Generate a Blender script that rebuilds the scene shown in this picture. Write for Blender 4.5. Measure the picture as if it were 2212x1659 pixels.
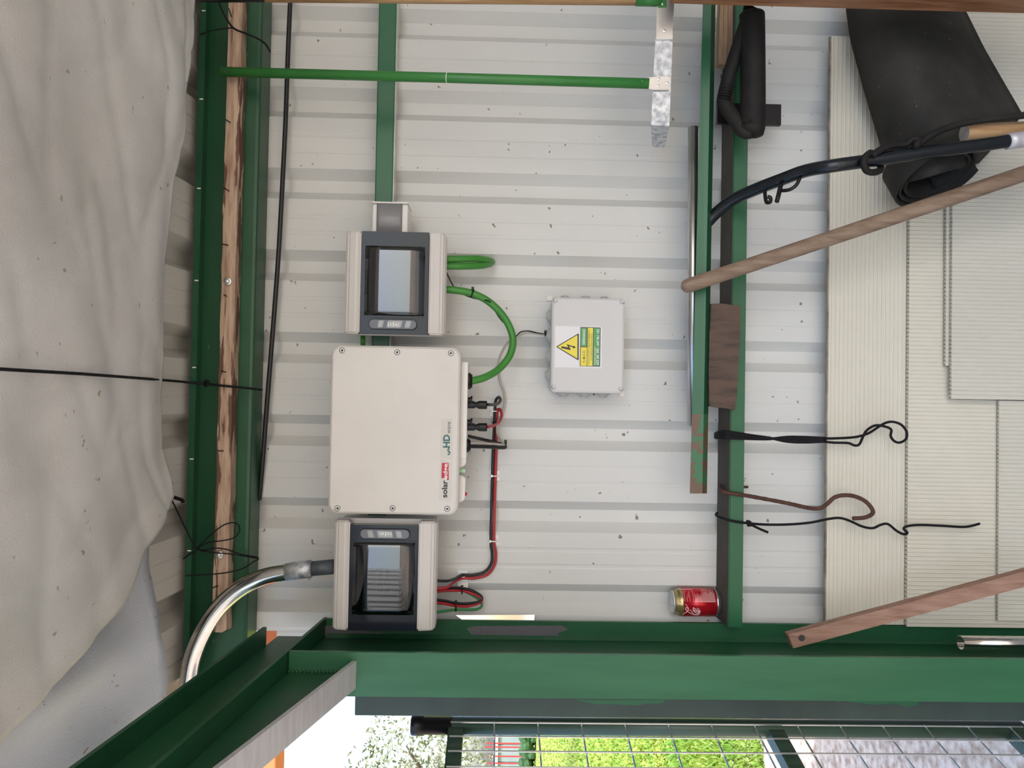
import bpy, bmesh, math, random
from mathutils import Vector, Matrix, noise
random.seed(7)
for o in list(bpy.data.objects): bpy.data.objects.remove(o)
scene = bpy.context.scene
COL = scene.collection
# ------------------------------------------------------------------ camera
W, H, F = 2212.0, 1659.0, 1597.0
CAM = Vector((0.0, -1.80, 1.50))
YAW, PITCH, ROLL = 0.0205, 0.0225, 0.0185     # right, down, extra roll
fw = Vector((math.sin(YAW)*math.cos(PITCH), math.cos(YAW)*math.cos(PITCH), -math.sin(PITCH)))
r0 = Vector((0, 0, -1)); r0 = (r0 - fw*r0.dot(fw)).normalized()
u0 = (-fw).cross(r0)
RT = math.cos(ROLL)*r0 + math.sin(ROLL)*u0
UP = -math.sin(ROLL)*r0 + math.cos(ROLL)*u0
cd = bpy.data.cameras.new('camera'); cam = bpy.data.objects.new('camera', cd); COL.objects.link(cam)
cd.sensor_fit = 'HORIZONTAL'; cd.sensor_width = 36.0; cd.lens = 36.0*F/W; cd.clip_start = 0.02; cd.clip_end = 300
cam.matrix_world = Matrix(((RT.x, UP.x, -fw.x, CAM.x), (RT.y, UP.y, -fw.y, CAM.y), (RT.z, UP.z, -fw.z, CAM.z), (0, 0, 0, 1)))
scene.camera = cam
def ray(px, py): return fw + RT*((px-W/2)/F) - UP*((py-H/2)/F)
def P(px, py, y=0.0):
    d = ray(px, py); return CAM + d*((y-CAM.y)/d.y)
def Pz(px, py, z0, sl):          # on the sloping plane z = z0 - sl*y
    d = ray(px, py); t = (z0 - sl*CAM.y - CAM.z)/(d.z + sl*d.y); return CAM + d*t
def PX(l, y): return [P(a, b, y) for a, b in l]
def S(px_len, y): return px_len*(y-CAM.y)/F
# ------------------------------------------------------------------ light
scene.view_settings.view_transform = 'Standard'; scene.view_settings.look = 'None'
scene.view_settings.gamma = 1.0; scene.view_settings.use_curve_mapping = False
scene.view_settings.exposure = 0.64
wd = bpy.data.worlds.new('world'); scene.world = wd; wd.use_nodes = True
nt = wd.node_tree; nt.nodes.clear()
sky = nt.nodes.new('ShaderNodeTexSky'); sky.sky_type = 'NISHITA'; sky.sun_disc = False
sky.sun_elevation = math.radians(48); sky.sun_rotation = math.radians(145); sky.dust_density = 3.0; sky.air_density = 1.0
bg = nt.nodes.new('ShaderNodeBackground'); bg.inputs[1].default_value = 0.33
wo = nt.nodes.new('ShaderNodeOutputWorld')
nt.links.new(sky.outputs[0], bg.inputs[0]); nt.links.new(bg.outputs[0], wo.inputs[0])
sl = bpy.data.lights.new('sun', 'SUN'); sl.energy = 4.2; sl.angle = 0.02; sl.color = (1, .97, .93)
so = bpy.data.objects.new('sun', sl); COL.objects.link(so)
sd = Vector((0.38, -0.55, 0.80)).normalized()      # direction towards the sun
so.rotation_euler = sd.to_track_quat('Z', 'Y').to_euler(); so.location = (-3, 1, 6)
# ------------------------------------------------------------------ materials
MATS = {}
def mat(name, col, rough=0.5, metal=0.0, var=0.0, vscale=6.0, col2=None, bump=0.0, bscale=60.0, specks=None,
        stretch=None, spec=0.5, coat=0.0, patch=None):
    """principled material: base colour, a second colour through noise, fine bump, optional dark specks and paint patches"""
    m = bpy.data.materials.new(name); m.use_nodes = True; n = m.node_tree; b = n.nodes['Principled BSDF']
    b.inputs['Roughness'].default_value = rough; b.inputs['Metallic'].default_value = metal
    b.inputs['Specular IOR Level'].default_value = spec; b.inputs['Coat Weight'].default_value = coat
    b.inputs['Base Color'].default_value = (*col, 1)
    tc = n.nodes.new('ShaderNodeTexCoord'); mp = n.nodes.new('ShaderNodeMapping'); n.links.new(tc.outputs['Object'], mp.inputs[0])
    if stretch: mp.inputs['Scale'].default_value = stretch
    def nz(scale, det=5, rg=0.55, src=mp):
        t = n.nodes.new('ShaderNodeTexNoise'); t.inputs['Scale'].default_value = scale; t.inputs['Detail'].default_value = det
        t.inputs['Roughness'].default_value = rg; n.links.new(src.outputs[0], t.inputs['Vector']); return t.outputs['Fac']
    def ramp(src, a, b2):
        r = n.nodes.new('ShaderNodeMapRange'); r.inputs['From Min'].default_value = a; r.inputs['From Max'].default_value = b2
        n.links.new(src, r.inputs['Value']); return r.outputs['Result']
    cur = None
    def mix(fac, c2, f=1.0):
        nonlocal cur
        mx = n.nodes.new('ShaderNodeMix'); mx.data_type = 'RGBA'
        if f != 1.0:
            mm = n.nodes.new('ShaderNodeMath'); mm.operation = 'MULTIPLY'; mm.inputs[1].default_value = f; n.links.new(fac, mm.inputs[0]); fac = mm.outputs[0]
        n.links.new(fac, mx.inputs['Factor'])
        if cur is None: mx.inputs['A'].default_value = (*col, 1)
        else: n.links.new(cur, mx.inputs['A'])
        mx.inputs['B'].default_value = (*c2, 1); cur = mx.outputs['Result']
    if var > 0 or col2:
        c2 = col2 or tuple(c*(1-var) for c in col); mix(ramp(nz(vscale), 0.38, 0.66), c2)
    if patch: mix(ramp(nz(patch[1], 4, 0.6), patch[2], patch[2]+0.02), patch[0])
    if specks: mix(ramp(nz(specks[1], 2, 0.5, tc), specks[2], specks[2]+0.03), specks[0], 0.9)
    if cur is not None: n.links.new(cur, b.inputs['Base Color'])
    if bump:
        bp = n.nodes.new('ShaderNodeBump'); bp.inputs['Strength'].default_value = bump; bp.inputs['Distance'].default_value = 0.003
        n.links.new(nz(bscale, 4), bp.inputs['Height']); n.links.new(bp.outputs[0], b.inputs['Normal'])
    MATS[name] = m; return m
def wood(name, c1, c2, scale, stretch, rough=0.7):
    m = mat(name, c1, rough, 0, 0, scale, c2, 0.35, scale*6, None, stretch); return m
M = MATS
mat('wall_paint', (.655, .66, .64), .42, 0, .06, 2.5, bump=.03, bscale=90, specks=((.16, .13, .10), 130, .715))
mat('flashing', (.10, .12, .15), .6, 0, .2, 8)
mat('roof_paint', (.62, .60, .54), .45, 0, .08, 3)
mat('green_dark', (.012, .082, .034), .38, 0, .22, 5, bump=.12, bscale=70, specks=((.45, .5, .42), 70, .77))
mat('green_rail', (.017, .125, .053), .36, 0, .15, 6, bump=.06, bscale=60, specks=((.3, .34, .3), 80, .78))
mat('green_column', (.017, .105, .045), .36, 0, 0, 4, (.027, .13, .06), .08, 30, ((.04, .05, .04), 60, .76), (6, 6, .6))
mat('green_patched', (.014, .10, .042), .4, 0, .2, 5, bump=.12, bscale=60)
mat('primer', (.115, .11, .125), .55, 0, .15, 12)
mat('green_post', (.036, .060, .050), .55, 0, .25, 8, bump=.1, bscale=50)
mat('green_gate', (.040, .078, .048), .4, 0, .2, 8)
mat('green_bright', (.04, .21, .045), .33, 0, .15, 9, specks=((.3, .4, .3), 90, .76))
mat('green_rust', (.03, .15, .06), .42, 0, .1, 8, bump=.1, specks=((.5, .5, .45), 60, .76), patch=((.13, .07, .04), 38, .48))
mat('dust', (.075, .068, .055), .85, 0, .3, 12, bump=.3, bscale=60, specks=((.6, .6, .58), 50, .76))
mat('rust', (.09, .038, .025), .8, 0, .4, 60, bump=.4, bscale=120)
mat('bare_steel', (.60, .59, .62), .38, .35, .15, 6, bump=.1, bscale=30, stretch=(2, 14, 14))
mat('galvanised', (.74, .77, .80), .42, .65, 0, 75, (.33, .36, .40), .08, 60)
mat('zinc', (.72, .72, .70), .3, .8, .1, 20)
mat('chrome', (.7, .69, .66), .14, 1.0, .08, 12, stretch=(8, 8, .5))
mat('chrome_dull', (.62, .62, .60), .3, 1.0, .2, 12)
mat('mirror', (.8, .8, .8), .06, 1.0, .05, 5)
mat('pvc_grey', (.06, .075, .085), .45)
mat('plastic_warm', (.66, .635, .60), .33, 0, .05, 9, bump=.02, bscale=200)
mat('plastic_lid', (.62, .60, .575), .22, 0, .03, 9)
mat('plastic_grey', (.60, .60, .60), .25, 0, .03, 6)
mat('plastic_white', (.78, .76, .73), .4)
mat('rubber_grey', (.50, .50, .49), .5)
mat('duct_grey', (.25, .25, .26), .3)
mat('interior_grey', (.17, .19, .23), .5)
mat('breaker', (.55, .56, .57), .45)
mat('black_plastic', (.008, .008, .009), .35, spec=.3)
mat('black_cable', (.012, .012, .013), .42)
mat('black_cord', (.008, .008, .010), .6, bump=.6, bscale=300, spec=.2)
mat('foam', (.014, .013, .013), .62, 0, .5, 9, (.024, .022, .019), .2, 80, specks=((.25, .25, .22), 45, .78), spec=.2)
mat('rubber_mat', (.020, .020, .019), .7, 0, 0, 5, (.045, .042, .036), .25, 60, specks=((.5, .5, .5), 60, .76), spec=.2)
mat('navy_paint', (.006, .010, .014), .25, 0, .3, 12, bump=.2, bscale=60, patch=((.25, .26, .27), 14, .74))
mat('red_cable', (.42, .02, .03), .38)
mat('green_cable', (.05, .24, .035), .36)
mat('earth_cable', (.04, .22, .07), .4)
mat('grey_wire', (.42, .39, .35), .45)
mat('tie_white', (.88, .88, .85), .35)
mat('teal_print', (.02, .13, .15), .5); mat('navy_print', (.012, .010, .03), .5); mat('grey_print', (.19, .18, .18), .5)
mat('red_print', (.5, .015, .05), .45); mat('white_print', (.82, .82, .80), .45); mat('label_beige', (.60, .585, .54), .45)
mat('sticker_white', (.74, .74, .76), .35); mat('sticker_yellow', (.80, .68, .07), .4); mat('sticker_green', (.09, .33, .12), .4)
mat('ink', (.03, .028, .03), .5); mat('ink_soft', (.30, .28, .10), .5)
mat('can_red', (.50, .008, .02), .22, .35); mat('can_gold', (.40, .31, .14), .28, .7); mat('alu', (.66, .67, .69), .25, .9)
mat('alu_matt', (.62, .63, .65), .5, .6)
mat('can_print', (.80, .62, .60), .4)
mat('batten_wood', (.56, .42, .31), .75, 0, 0, 9, (.33, .20, .13), .4, 90, None, (1.0, 5, 11), patch=((.15, .075, .05), 4.5, .545))
wood('old_wood', (.105, .066, .047), (.042, .027, .020), 7, (8, 8, 1.5))
wood('handle_wood', (.30, .215, .15), (.19, .125, .085), 8, (10, 10, 1.2))
wood('plank_wood', (.33, .20, .145), (.22, .12, .08), 9, (10, 10, 1.3))
wood('beam_wood', (.36, .17, .08), (.20, .075, .03), 6, (14, 14, 1.2), .5)
wood('pole_wood', (.52, .33, .17), (.36, .20, .09), 6, (12, 12, 1.0), .5)
wood('strip_wood', (.42, .28, .17), (.25, .15, .085), 8, (1.2, 12, 12))
mat('poly', (.66, .63, .53), .32, 0, .07, 3, bump=.02); mat('poly_cool', (.61, .59, .51), .3, 0, .06, 3)
mat('poly_edge', (.36, .33, .26), .7, 0, .5, 30)
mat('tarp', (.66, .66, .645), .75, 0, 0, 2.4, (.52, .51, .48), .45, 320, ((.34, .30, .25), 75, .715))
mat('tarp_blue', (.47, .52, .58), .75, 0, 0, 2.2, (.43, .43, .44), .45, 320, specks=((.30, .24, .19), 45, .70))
mat('orange', (.75, .19, .06), .5, 0, .1)
mat('red_post', (.35, .03, .03), .6)
mat('bark', (.09, .065, .045), .9, 0, .4, 12, bump=.6)
mat('leaf', (.10, .12, .055), .6, 0, 0, 3, (.22, .23, .17)); mat('weed', (.10, .22, .02), .6, 0, 0, 2, (.2, .27, .03))
mat('hedge', (.03, .09, .03), .8, 0, .4, 2); mat('far_panel', (.20, .25, .27), .6, 0, .2, 1)
mat('soil_floor', (.36, .35, .33), .9, 0, .2, 4, bump=.3, bscale=40)
# lawn: gravel near the shed, grass further out
def ground_mat():
    m = bpy.data.materials.new('lawn'); m.use_nodes = True; n = m.node_tree; b = n.nodes['Principled BSDF']; b.inputs['Roughness'].default_value = .95
    g = n.nodes.new('ShaderNodeNewGeometry'); sp = n.nodes.new('ShaderNodeSeparateXYZ'); n.links.new(g.outputs['Position'], sp.inputs[0])
    t = n.nodes.new('ShaderNodeTexNoise'); t.inputs['Scale'].default_value = 1.1; t.inputs['Detail'].default_value = 6; n.links.new(g.outputs['Position'], t.inputs['Vector'])
    t2 = n.nodes.new('ShaderNodeTexNoise'); t2.inputs['Scale'].default_value = 26; t2.inputs['Detail'].default_value = 5; n.links.new(g.outputs['Position'], t2.inputs['Vector'])
    ma = n.nodes.new('ShaderNodeMath'); ma.operation = 'MULTIPLY_ADD'; ma.inputs[1].default_value = 2.6; n.links.new(t.outputs['Fac'], ma.inputs[0]); n.links.new(sp.outputs['Y'], ma.inputs[2])
    r = n.nodes.new('ShaderNodeMapRange'); r.inputs['From Min'].default_value = 3.6; r.inputs['From Max'].default_value = 4.4; n.links.new(ma.outputs[0], r.inputs['Value'])
    def two(a, b2, fac):
        x = n.nodes.new('ShaderNodeMix'); x.data_type = 'RGBA'; n.links.new(fac, x.inputs['Factor'])
        for k, v in (('A', a), ('B', b2)):
            if isinstance(v, tuple): x.inputs[k].default_value = (*v, 1)
            else: n.links.new(v, x.inputs[k])
        return x.outputs['Result']
    r2 = n.nodes.new('ShaderNodeMapRange'); r2.inputs['From Min'].default_value = .35; r2.inputs['From Max'].default_value = .65; n.links.new(t2.outputs['Fac'], r2.inputs['Value'])
    gravel = two((.30, .215, .155), (.60, .52, .44), r2.outputs['Result']); grass = two((.17, .24, .03), (.36, .40, .07), r2.outputs['Result'])
    n.links.new(two(gravel, grass, r.outputs['Result']), b.inputs['Base Color']); M['lawn'] = m
ground_mat()
def smoke_mat():
    m = bpy.data.materials.new('smoked_pane'); m.use_nodes = True; n = m.node_tree; n.nodes.clear()
    tr = n.nodes.new('ShaderNodeBsdfTransparent'); tr.inputs[0].default_value = (.36, .40, .47, 1)
    gl = n.nodes.new('ShaderNodeBsdfGlossy'); gl.inputs['Roughness'].default_value = .03
    fr = n.nodes.new('ShaderNodeFresnel'); fr.inputs['IOR'].default_value = 2.05
    mx = n.nodes.new('ShaderNodeMixShader'); o = n.nodes.new('ShaderNodeOutputMaterial')
    n.links.new(fr.outputs[0], mx.inputs[0]); n.links.new(tr.outputs[0], mx.inputs[1]); n.links.new(gl.outputs[0], mx.inputs[2]); n.links.new(mx.outputs[0], o.inputs[0])
    M['smoked_pane'] = m
smoke_mat()
mat('smoke_frame', (.014, .018, .027), .12, 0, 0, spec=.28)
mat('clear_grey', (.34, .35, .36), .15)
led = bpy.data.materials.new('led'); led.use_nodes = True
lb = led.node_tree.nodes['Principled BSDF']; lb.inputs['Base Color'].default_value = (.5, .6, .5, 1); lb.inputs['Emission Color'].default_value = (.3, 1, .2, 1); lb.inputs['Emission Strength'].default_value = .08
M['led'] = led
# ------------------------------------------------------------------ mesh helpers
def obj(name, bm, m, parent=None, smooth=False, label=None):
    me = bpy.data.meshes.new(name)
    bmesh.ops.recalc_face_normals(bm, faces=bm.faces[:]); bm.to_mesh(me); bm.free()
    return objm(name, me, m, parent, smooth, label)
def objm(name, me, m, parent=None, smooth=False, label=None):
    if not me.materials: me.materials.append(M[m])
    if smooth:
        for p in me.polygons: p.use_smooth = True
    o = bpy.data.objects.new(name, me); COL.objects.link(o)
    if parent: setpar(o, parent)
    if label: o['label'] = label
    return o
def wloc(o):
    v = Vector(o.location)
    while o.parent: o = o.parent; v = v + Vector(o.location) if o.type == 'EMPTY' else v
    return v
def setpar(o, p):
    o.parent = p; base = Vector((0, 0, 0)); q = p
    while q: base += Vector(q.location); q = q.parent
    # everything is modelled in world coordinates; roots only carry a translation
    root = p
    while root.parent: root = root.parent
    o.matrix_parent_inverse = Matrix.Translation(-Vector(root.location)) if root is p else Matrix.Identity(4)
def tag(o, label, cat, group=None, kind=None):
    o['label'] = label; o['category'] = cat
    if group: o['group'] = group
    if kind: o['kind'] = kind
    return o
def thing(name, label, cat, loc, group=None):
    o = bpy.data.objects.new(name, None); COL.objects.link(o); o.location = loc; o.empty_display_size = .05
    return tag(o, label, cat, group)
def struct(o, label=None):
    o['kind'] = 'structure'
    if label: o['label'] = label
    return o
def NB(): return bmesh.new()
def box(bm, x0, x1, y0, y1, z0, z1, bev=0.0, seg=2):
    c = [bm.verts.new((x, y, z)) for x in (x0, x1) for y in (y0, y1) for z in (z0, z1)]
    fs = [bm.faces.new([c[i] for i in f]) for f in ((0, 1, 3, 2), (4, 6, 7, 5), (0, 4, 5, 1), (2, 3, 7, 6), (0, 2, 6, 4), (1, 5, 7, 3))]
    if bev > 0:
        es = list({e for f in fs for e in f.edges}); bmesh.ops.bevel(bm, geom=es, offset=bev, segments=seg, profile=.5, affect='EDGES', clamp_overlap=True)
    return bm
def BX(*a, **k): return box(NB(), *a, **k)
def prism(bm, pts, vec, bev=0.0):
    vec = Vector(vec); a = [bm.verts.new(p) for p in pts]; b = [bm.verts.new(Vector(p)+vec) for p in pts]; n = len(a)
    fs = [bm.faces.new(a), bm.faces.new(b[::-1])] + [bm.faces.new((a[i], b[i], b[(i+1) % n], a[(i+1) % n])) for i in range(n)]
    if bev > 0: bmesh.ops.bevel(bm, geom=list({e for f in fs for e in f.edges}), offset=bev, segments=2, affect='EDGES', clamp_overlap=True)
    return bm
def smooth_path(pts, k=5):
    pts = [Vector(p) for p in pts]; out = []
    for i in range(len(pts)-1):
        p0 = pts[max(i-1, 0)]; p1 = pts[i]; p2 = pts[i+1]; p3 = pts[min(i+2, len(pts)-1)]
        for j in range(k):
            t = j/k; out.append(.5*((2*p1)+(p2-p0)*t+(2*p0-5*p1+4*p2-p3)*t*t+(3*p1-p0-3*p2+p3)*t**3))
    out.append(pts[-1]); return out
def tube(bm, pts, r, seg=10, k=5, cap=True, rf=None):
    pts = smooth_path(pts, k) if k > 1 else [Vector(p) for p in pts]
    n = len(pts); rings = []; up = None
    for i, p in enumerate(pts):
        t = (pts[min(i+1, n-1)]-pts[max(i-1, 0)])
        if t.length < 1e-9: t = Vector((1, 0, 0))
        t.normalize()
        if up is None: up = t.orthogonal().normalized()
        up = (up - t*up.dot(t)); up = up.normalized() if up.length > 1e-6 else t.orthogonal().normalized()
        s = t.cross(up); rr = r if not rf else rf(i/(n-1))*r
        rings.append([bm.verts.new(p+(up*math.cos(a)+s*math.sin(a))*rr) for a in [2*math.pi*q/seg for q in range(seg)]])
    for a, b in zip(rings, rings[1:]):
        for q in range(seg): bm.faces.new((a[q], a[(q+1) % seg], b[(q+1) % seg], b[q]))
    if cap: bm.faces.new(rings[0][::-1]); bm.faces.new(rings[-1])
    return bm
def TB(pts, r, seg=10, k=5, **kw): return tube(NB(), pts, r, seg, k, **kw)
def lathe(bm, prof, c, ax=(0, 0, 1), seg=24):
    ax = Vector(ax).normalized(); u = ax.orthogonal().normalized(); v = ax.cross(u); c = Vector(c); rings = []
    for r, h in prof: rings.append([bm.verts.new(c+ax*h+(u*math.cos(2*math.pi*q/seg)+v*math.sin(2*math.pi*q/seg))*max(r, 1e-5)) for q in range(seg)])
    for a, b in zip(rings, rings[1:]):
        for q in range(seg): bm.faces.new((a[q], a[(q+1) % seg], b[(q+1) % seg], b[q]))
    bm.faces.new(rings[0][::-1]); bm.faces.new(rings[-1]); return bm
def LT(prof, c, ax=(0, 0, 1), seg=24): return lathe(NB(), prof, c, ax, seg)
def rect(xl, xr, yt, yb, y):      # pixel box on the plane y -> world X0, X1, Z0, Z1
    my = (yt+yb)/2; mx = (xl+xr)/2
    return P(mx, yb, y).x, P(mx, yt, y).x, P(xr, my, y).z, P(xl, my, y).z
def rrect(x0, x1, z0, z1, r, y, n=5):
    out = []
    for cx, cz, a0 in ((x1-r, z1-r, 0), (x0+r, z1-r, 90), (x0+r, z0+r, 180), (x1-r, z0+r, 270)):
        for i in range(n+1):
            a = math.radians(a0+90*i/n); out.append(Vector((cx+r*math.cos(a), y, cz+r*math.sin(a))))
    return out
def ring(bm, outer, inner, dy):   # frame between two loops with equal counts, extruded along y
    n = len(outer); v = [[bm.verts.new(p) for p in l] for l in (outer, inner)]; w = [[bm.verts.new(p+Vector((0, dy, 0))) for p in l] for l in (outer, inner)]
    for i in range(n):
        j = (i+1) % n
        bm.faces.new((v[0][i], v[0][j], v[1][j], v[1][i])); bm.faces.new((w[0][i], w[1][i], w[1][j], w[0][j]))
        bm.faces.new((v[0][i], w[0][i], w[0][j], v[0][j])); bm.faces.new((v[1][i], v[1][j], w[1][j], w[1][i]))
    return bm
def text2d(body, bold=0.0):
    c = bpy.data.curves.new('t', 'FONT'); c.body = body; c.resolution_u = 3; c.offset = bold
    o = bpy.data.objects.new('t', c); COL.objects.link(o); bpy.context.view_layer.update()
    me = bpy.data.meshes.new_from_object(o.evaluated_get(bpy.context.evaluated_depsgraph_get()))
    bpy.data.objects.remove(o); bpy.data.curves.remove(c); return me
def fit_text(name, body, x0, x1, z0, z1, y, m, parent, rot=False, warp=None, bold=.012):
    me = text2d(body, bold); vs = me.vertices
    ax = min(v.co.x for v in vs); bx = max(v.co.x for v in vs); ay = min(v.co.y for v in vs); by = max(v.co.y for v in vs)
    for v in vs:
        u = (v.co.x-ax)/(bx-ax); w = (v.co.y-ay)/(by-ay)
        if rot: u, w = 1-u, 1-w
        q = Vector((x0+(x1-x0)*u, y, z0+(z1-z0)*w)); v.co = warp(q) if warp else q
    return objm(name, me, m, parent)
# ------------------------------------------------------------------ setting: wall, roof, ground
Xc0 = P(1250, 63, 0).x; Xc7 = P(1250, 1295.5, 0).x; PITCHX = (Xc0-Xc7)/7; HO = S(33.8, 0); HI = S(13.3, .025); RD = .025
def sheet_profile(xa, xb):
    pr = []; k = math.ceil((xa-Xc0)/PITCHX)-1; c = Xc0+k*PITCHX
    while c < xb+PITCHX:
        pan = PITCHX-2*HO; s = c+HO
        pr += [(c-HO, 0), (c-HI, RD), (c+HI, RD), (c+HO, 0)]
        for f in (.34, .66):
            q = s+pan*f; pr += [(q-.006, 0), (q-.003, .0008), (q+.003, .0008), (q+.006, 0)]
        c += PITCHX
    return [p for p in pr if xa <= p[0] <= xb]
zroof = 2.193
bm = NB(); pr = sheet_profile(-.72, 2.2); xn = P(590, 1362, 0).x; zn = P(598, 1376, 0).z
prev = None
for x, d in pr:
    a = (bm.verts.new((x, d, 0.0)), bm.verts.new((x, d, zn)), bm.verts.new((x, d, zroof)))
    if prev:
        bm.faces.new((prev[0], a[0], a[1], prev[1]))
        if x > xn: bm.faces.new((prev[1], a[1], a[2], prev[2]))
    prev = a
w = obj('wall_back', bm, 'wall_paint'); struct(w, 'off white trapezoidal metal cladding of the shed wall')
md = w.modifiers.new('thickness', 'SOLIDIFY'); md.thickness = .0012; md.offset = -1
RS = .11
bm = NB(); prev = None
for x, d in sheet_profile(-.74, 2.2):
    a = [bm.verts.new((x, y, zroof+.002+d*1.5-RS*y)) for y in (.10, -.4, -1.2, -3.2)]
    if prev:
        for i in range(3): bm.faces.new((prev[i], a[i], a[i+1], prev[i+1]))
    prev = a
w = obj('ceiling', bm, 'roof_paint'); struct(w, 'cream ribbed metal roof sheets above the tarpaulin')
md = w.modifiers.new('thickness', 'SOLIDIFY'); md.thickness = .0012; md.offset = -1
bm = NB(); box(bm, -60, 60, -40, 80, -.3, 0); struct(obj('ground', bm, 'lawn'), 'sunlit lawn and gravel outside the shed')
bm = NB(); box(bm, -.72, 2.2, -3.2, .0, 0, .02); struct(obj('floor', bm, 'soil_floor'), 'pale bare floor of the shed')

struct(obj('trim_1', BX(-.62, 2.2, .045, .05, zroof-.03, zroof+.07), 'flashing'), 'dark grey flashing closing the roof ribs')
def added_side_wall(nm, x, ya, yb, lab):  # out-of-view walls added to hold back side light, leaving it mostly frontal
    bm = NB(); prev = None; y = ya; k = 0
    while y < yb:
        for d, st in ((0, .115), (0, .021), (.025, .028), (.025, .021)):
            a = (bm.verts.new((x+d*(1 if x > 0 else -1), y, 0)), bm.verts.new((x+d*(1 if x > 0 else -1), y, zroof-RS*y-.02)))
            if prev: bm.faces.new((prev[0], a[0], a[1], prev[1]))
            prev = a; y += st
    w = obj(nm, bm, 'wall_paint'); struct(w, lab); md = w.modifiers.new('thickness', 'SOLIDIFY'); md.thickness = .0012
added_side_wall('wall_right_added', 2.2, -3.2, -.02, 'unseen off white ribbed side wall added to cut light from the right')
added_side_wall('wall_left_added', -1.02, -3.2, -1.30, 'unseen off white ribbed side wall beside the gate opening, added to cut light from the left')
# ------------------------------------------------------------------ steel frame
yw = -.075
def zc(px, y, py=700): return P(px, py, y).z
xR, xL = 2.15, -.70
t = thing('roof_purlin', 'dark green steel channel purlin running under the roof sheets', 'purlin', (0, -.05, zc(549, yw)))
zl1, zl0, zb = zc(414, yw-.045), zc(427, yw-.045), zc(549, yw)
prof = [(-.001, zb), (yw+.008, zb), (yw+.002, zb+.002), (yw, zb+.008), (yw, zl1-.006), (yw-.042, zl1-.006), (yw-.042, zl0), (yw-.045, zl0), (yw-.045, zl1), (-.001, zl1), (-.001, zl1-.005), (yw+.005, zl1-.005), (yw+.005, zb+.006), (-.001, zb+.006)]
obj('channel', prism(NB(), [(xL, y, z) for y, z in prof], (xR-xL, 0, 0)), 'green_dark', t)
for py in (23, 214, 407, 606, 794, 992, 1190):
    p = P(437, py, yw-.046); obj('paint_chip', BX(p.x-.0012, p.x+.0012, yw-.0464, yw-.0448, zl0+.001, zl0+.009), 'tie_white', t)
t = thing('timber_batten', 'weathered knotty timber batten bolted along the green roof purlin', 'batten', (0, -.1, zc(506, -.11)))
z1, z0 = zc(475, -.11), zc(506, -.11); xe = P(475, 1366, -.11).x
random.seed(3); bm = NB(); N = 40; rows = []
for i in range(N+1):
    x = xe+(1.2-xe)*i/N; a, b, c = [random.uniform(-.0012, .0012) for _ in range(3)]
    e = .006*(1 if i == 0 else 0)
    rows.append([bm.verts.new(q) for q in ((x, yw-.0005, z0+a), (x+e, -.11+c, z0+a), (x, -.111+c, z0+.010), (x+e*1.5, -.1105+c, z1-.012), (x, -.108+c, z1+b), (x, yw-.0005, z1+b))])
for a, b in zip(rows, rows[1:]):
    for q in range(6): bm.faces.new((a[q], a[(q+1) % 6], b[(q+1) % 6], b[q]))
bm.faces.new(rows[0]); bm.faces.new(rows[-1]); obj('plank', bm, 'batten_wood', t)
for px, py in ((492, 608), (474, 1198)):
    p = P(px, py, -.112); b = obj('washer', LT([(.0092, 0), (.0092, .0015), (.0075, .0022), (.002, .0022)], p, (0, -1, 0), 20), 'zinc', t, True)
    obj('bolt_head', LT([(.006, .002), (.0055, .0055), (.003, .007), (.0005, .0074)], p, (0, -1, 0), 14), 'zinc', b, True)
for (ax, ay), (bx_, by_) in (((487, 258), (498, 265)), ((483, 405), (495, 413)), ((480, 527), (493, 530)), ((483, 636), (490, 640)), ((478, 801), (488, 804)), ((470, 974), (483, 974)), ((459, 1270), (471, 1265)), ((494, 18), (500, 36)), ((465, 1329), (470, 1333))):
    obj('nail', TB([P(ax, ay, -.1125), P(bx_, by_, -.1145)], .0012, 6, 1), 'black_plastic', t)
# wall rails
XEND0 = P(1300, 1414.5, -.27).x+.002
ym = -.05
z1, z0 = P(812, 300, ym).z, P(851, 300, ym).z
tag(obj('wall_rail', BX(XEND0, 2.1, ym, -.001, z0, z1, bev=.003), 'green_rail'), 'narrow green steel wall rail running behind the meter boxes', 'rail')
obj('bare_underside', BX(XEND0+.001, 2.09, ym+.003, -.002, z0-.0004, z0+.0002), 'zinc', bpy.data.objects['wall_rail'], label='bare grey underside')
yl = -.082
XEND = P(1300, 1414.5, -.27).x+.002
zt, zb2 = P(1577, 1000, yl).z, P(1608, 1000, yl).z; ZRAIL = zt
tag(obj('wall_rail', prism(NB(), [(XEND, yl, zt), (XEND, yl, zb2), (XEND, -.001, zb2), (XEND, -.001, zt+.004)], (2.1-XEND, 0, 0), bev=.002), 'green_rail'), 'wide green lower wall rail that carries the drink can', 'rail')
lr = bpy.data.objects['wall_rail.001']
obj('dusty_top', prism(NB(), [(XEND+.001, yl+.003, zt+.0002), (XEND+.001, -.002, zt+.0041), (XEND+.001, -.002, zt+.0046), (XEND+.001, yl+.003, zt+.0008)], (2.09-XEND, 0, 0)), 'dust', lr, label='grey brown dusty top face')
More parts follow.
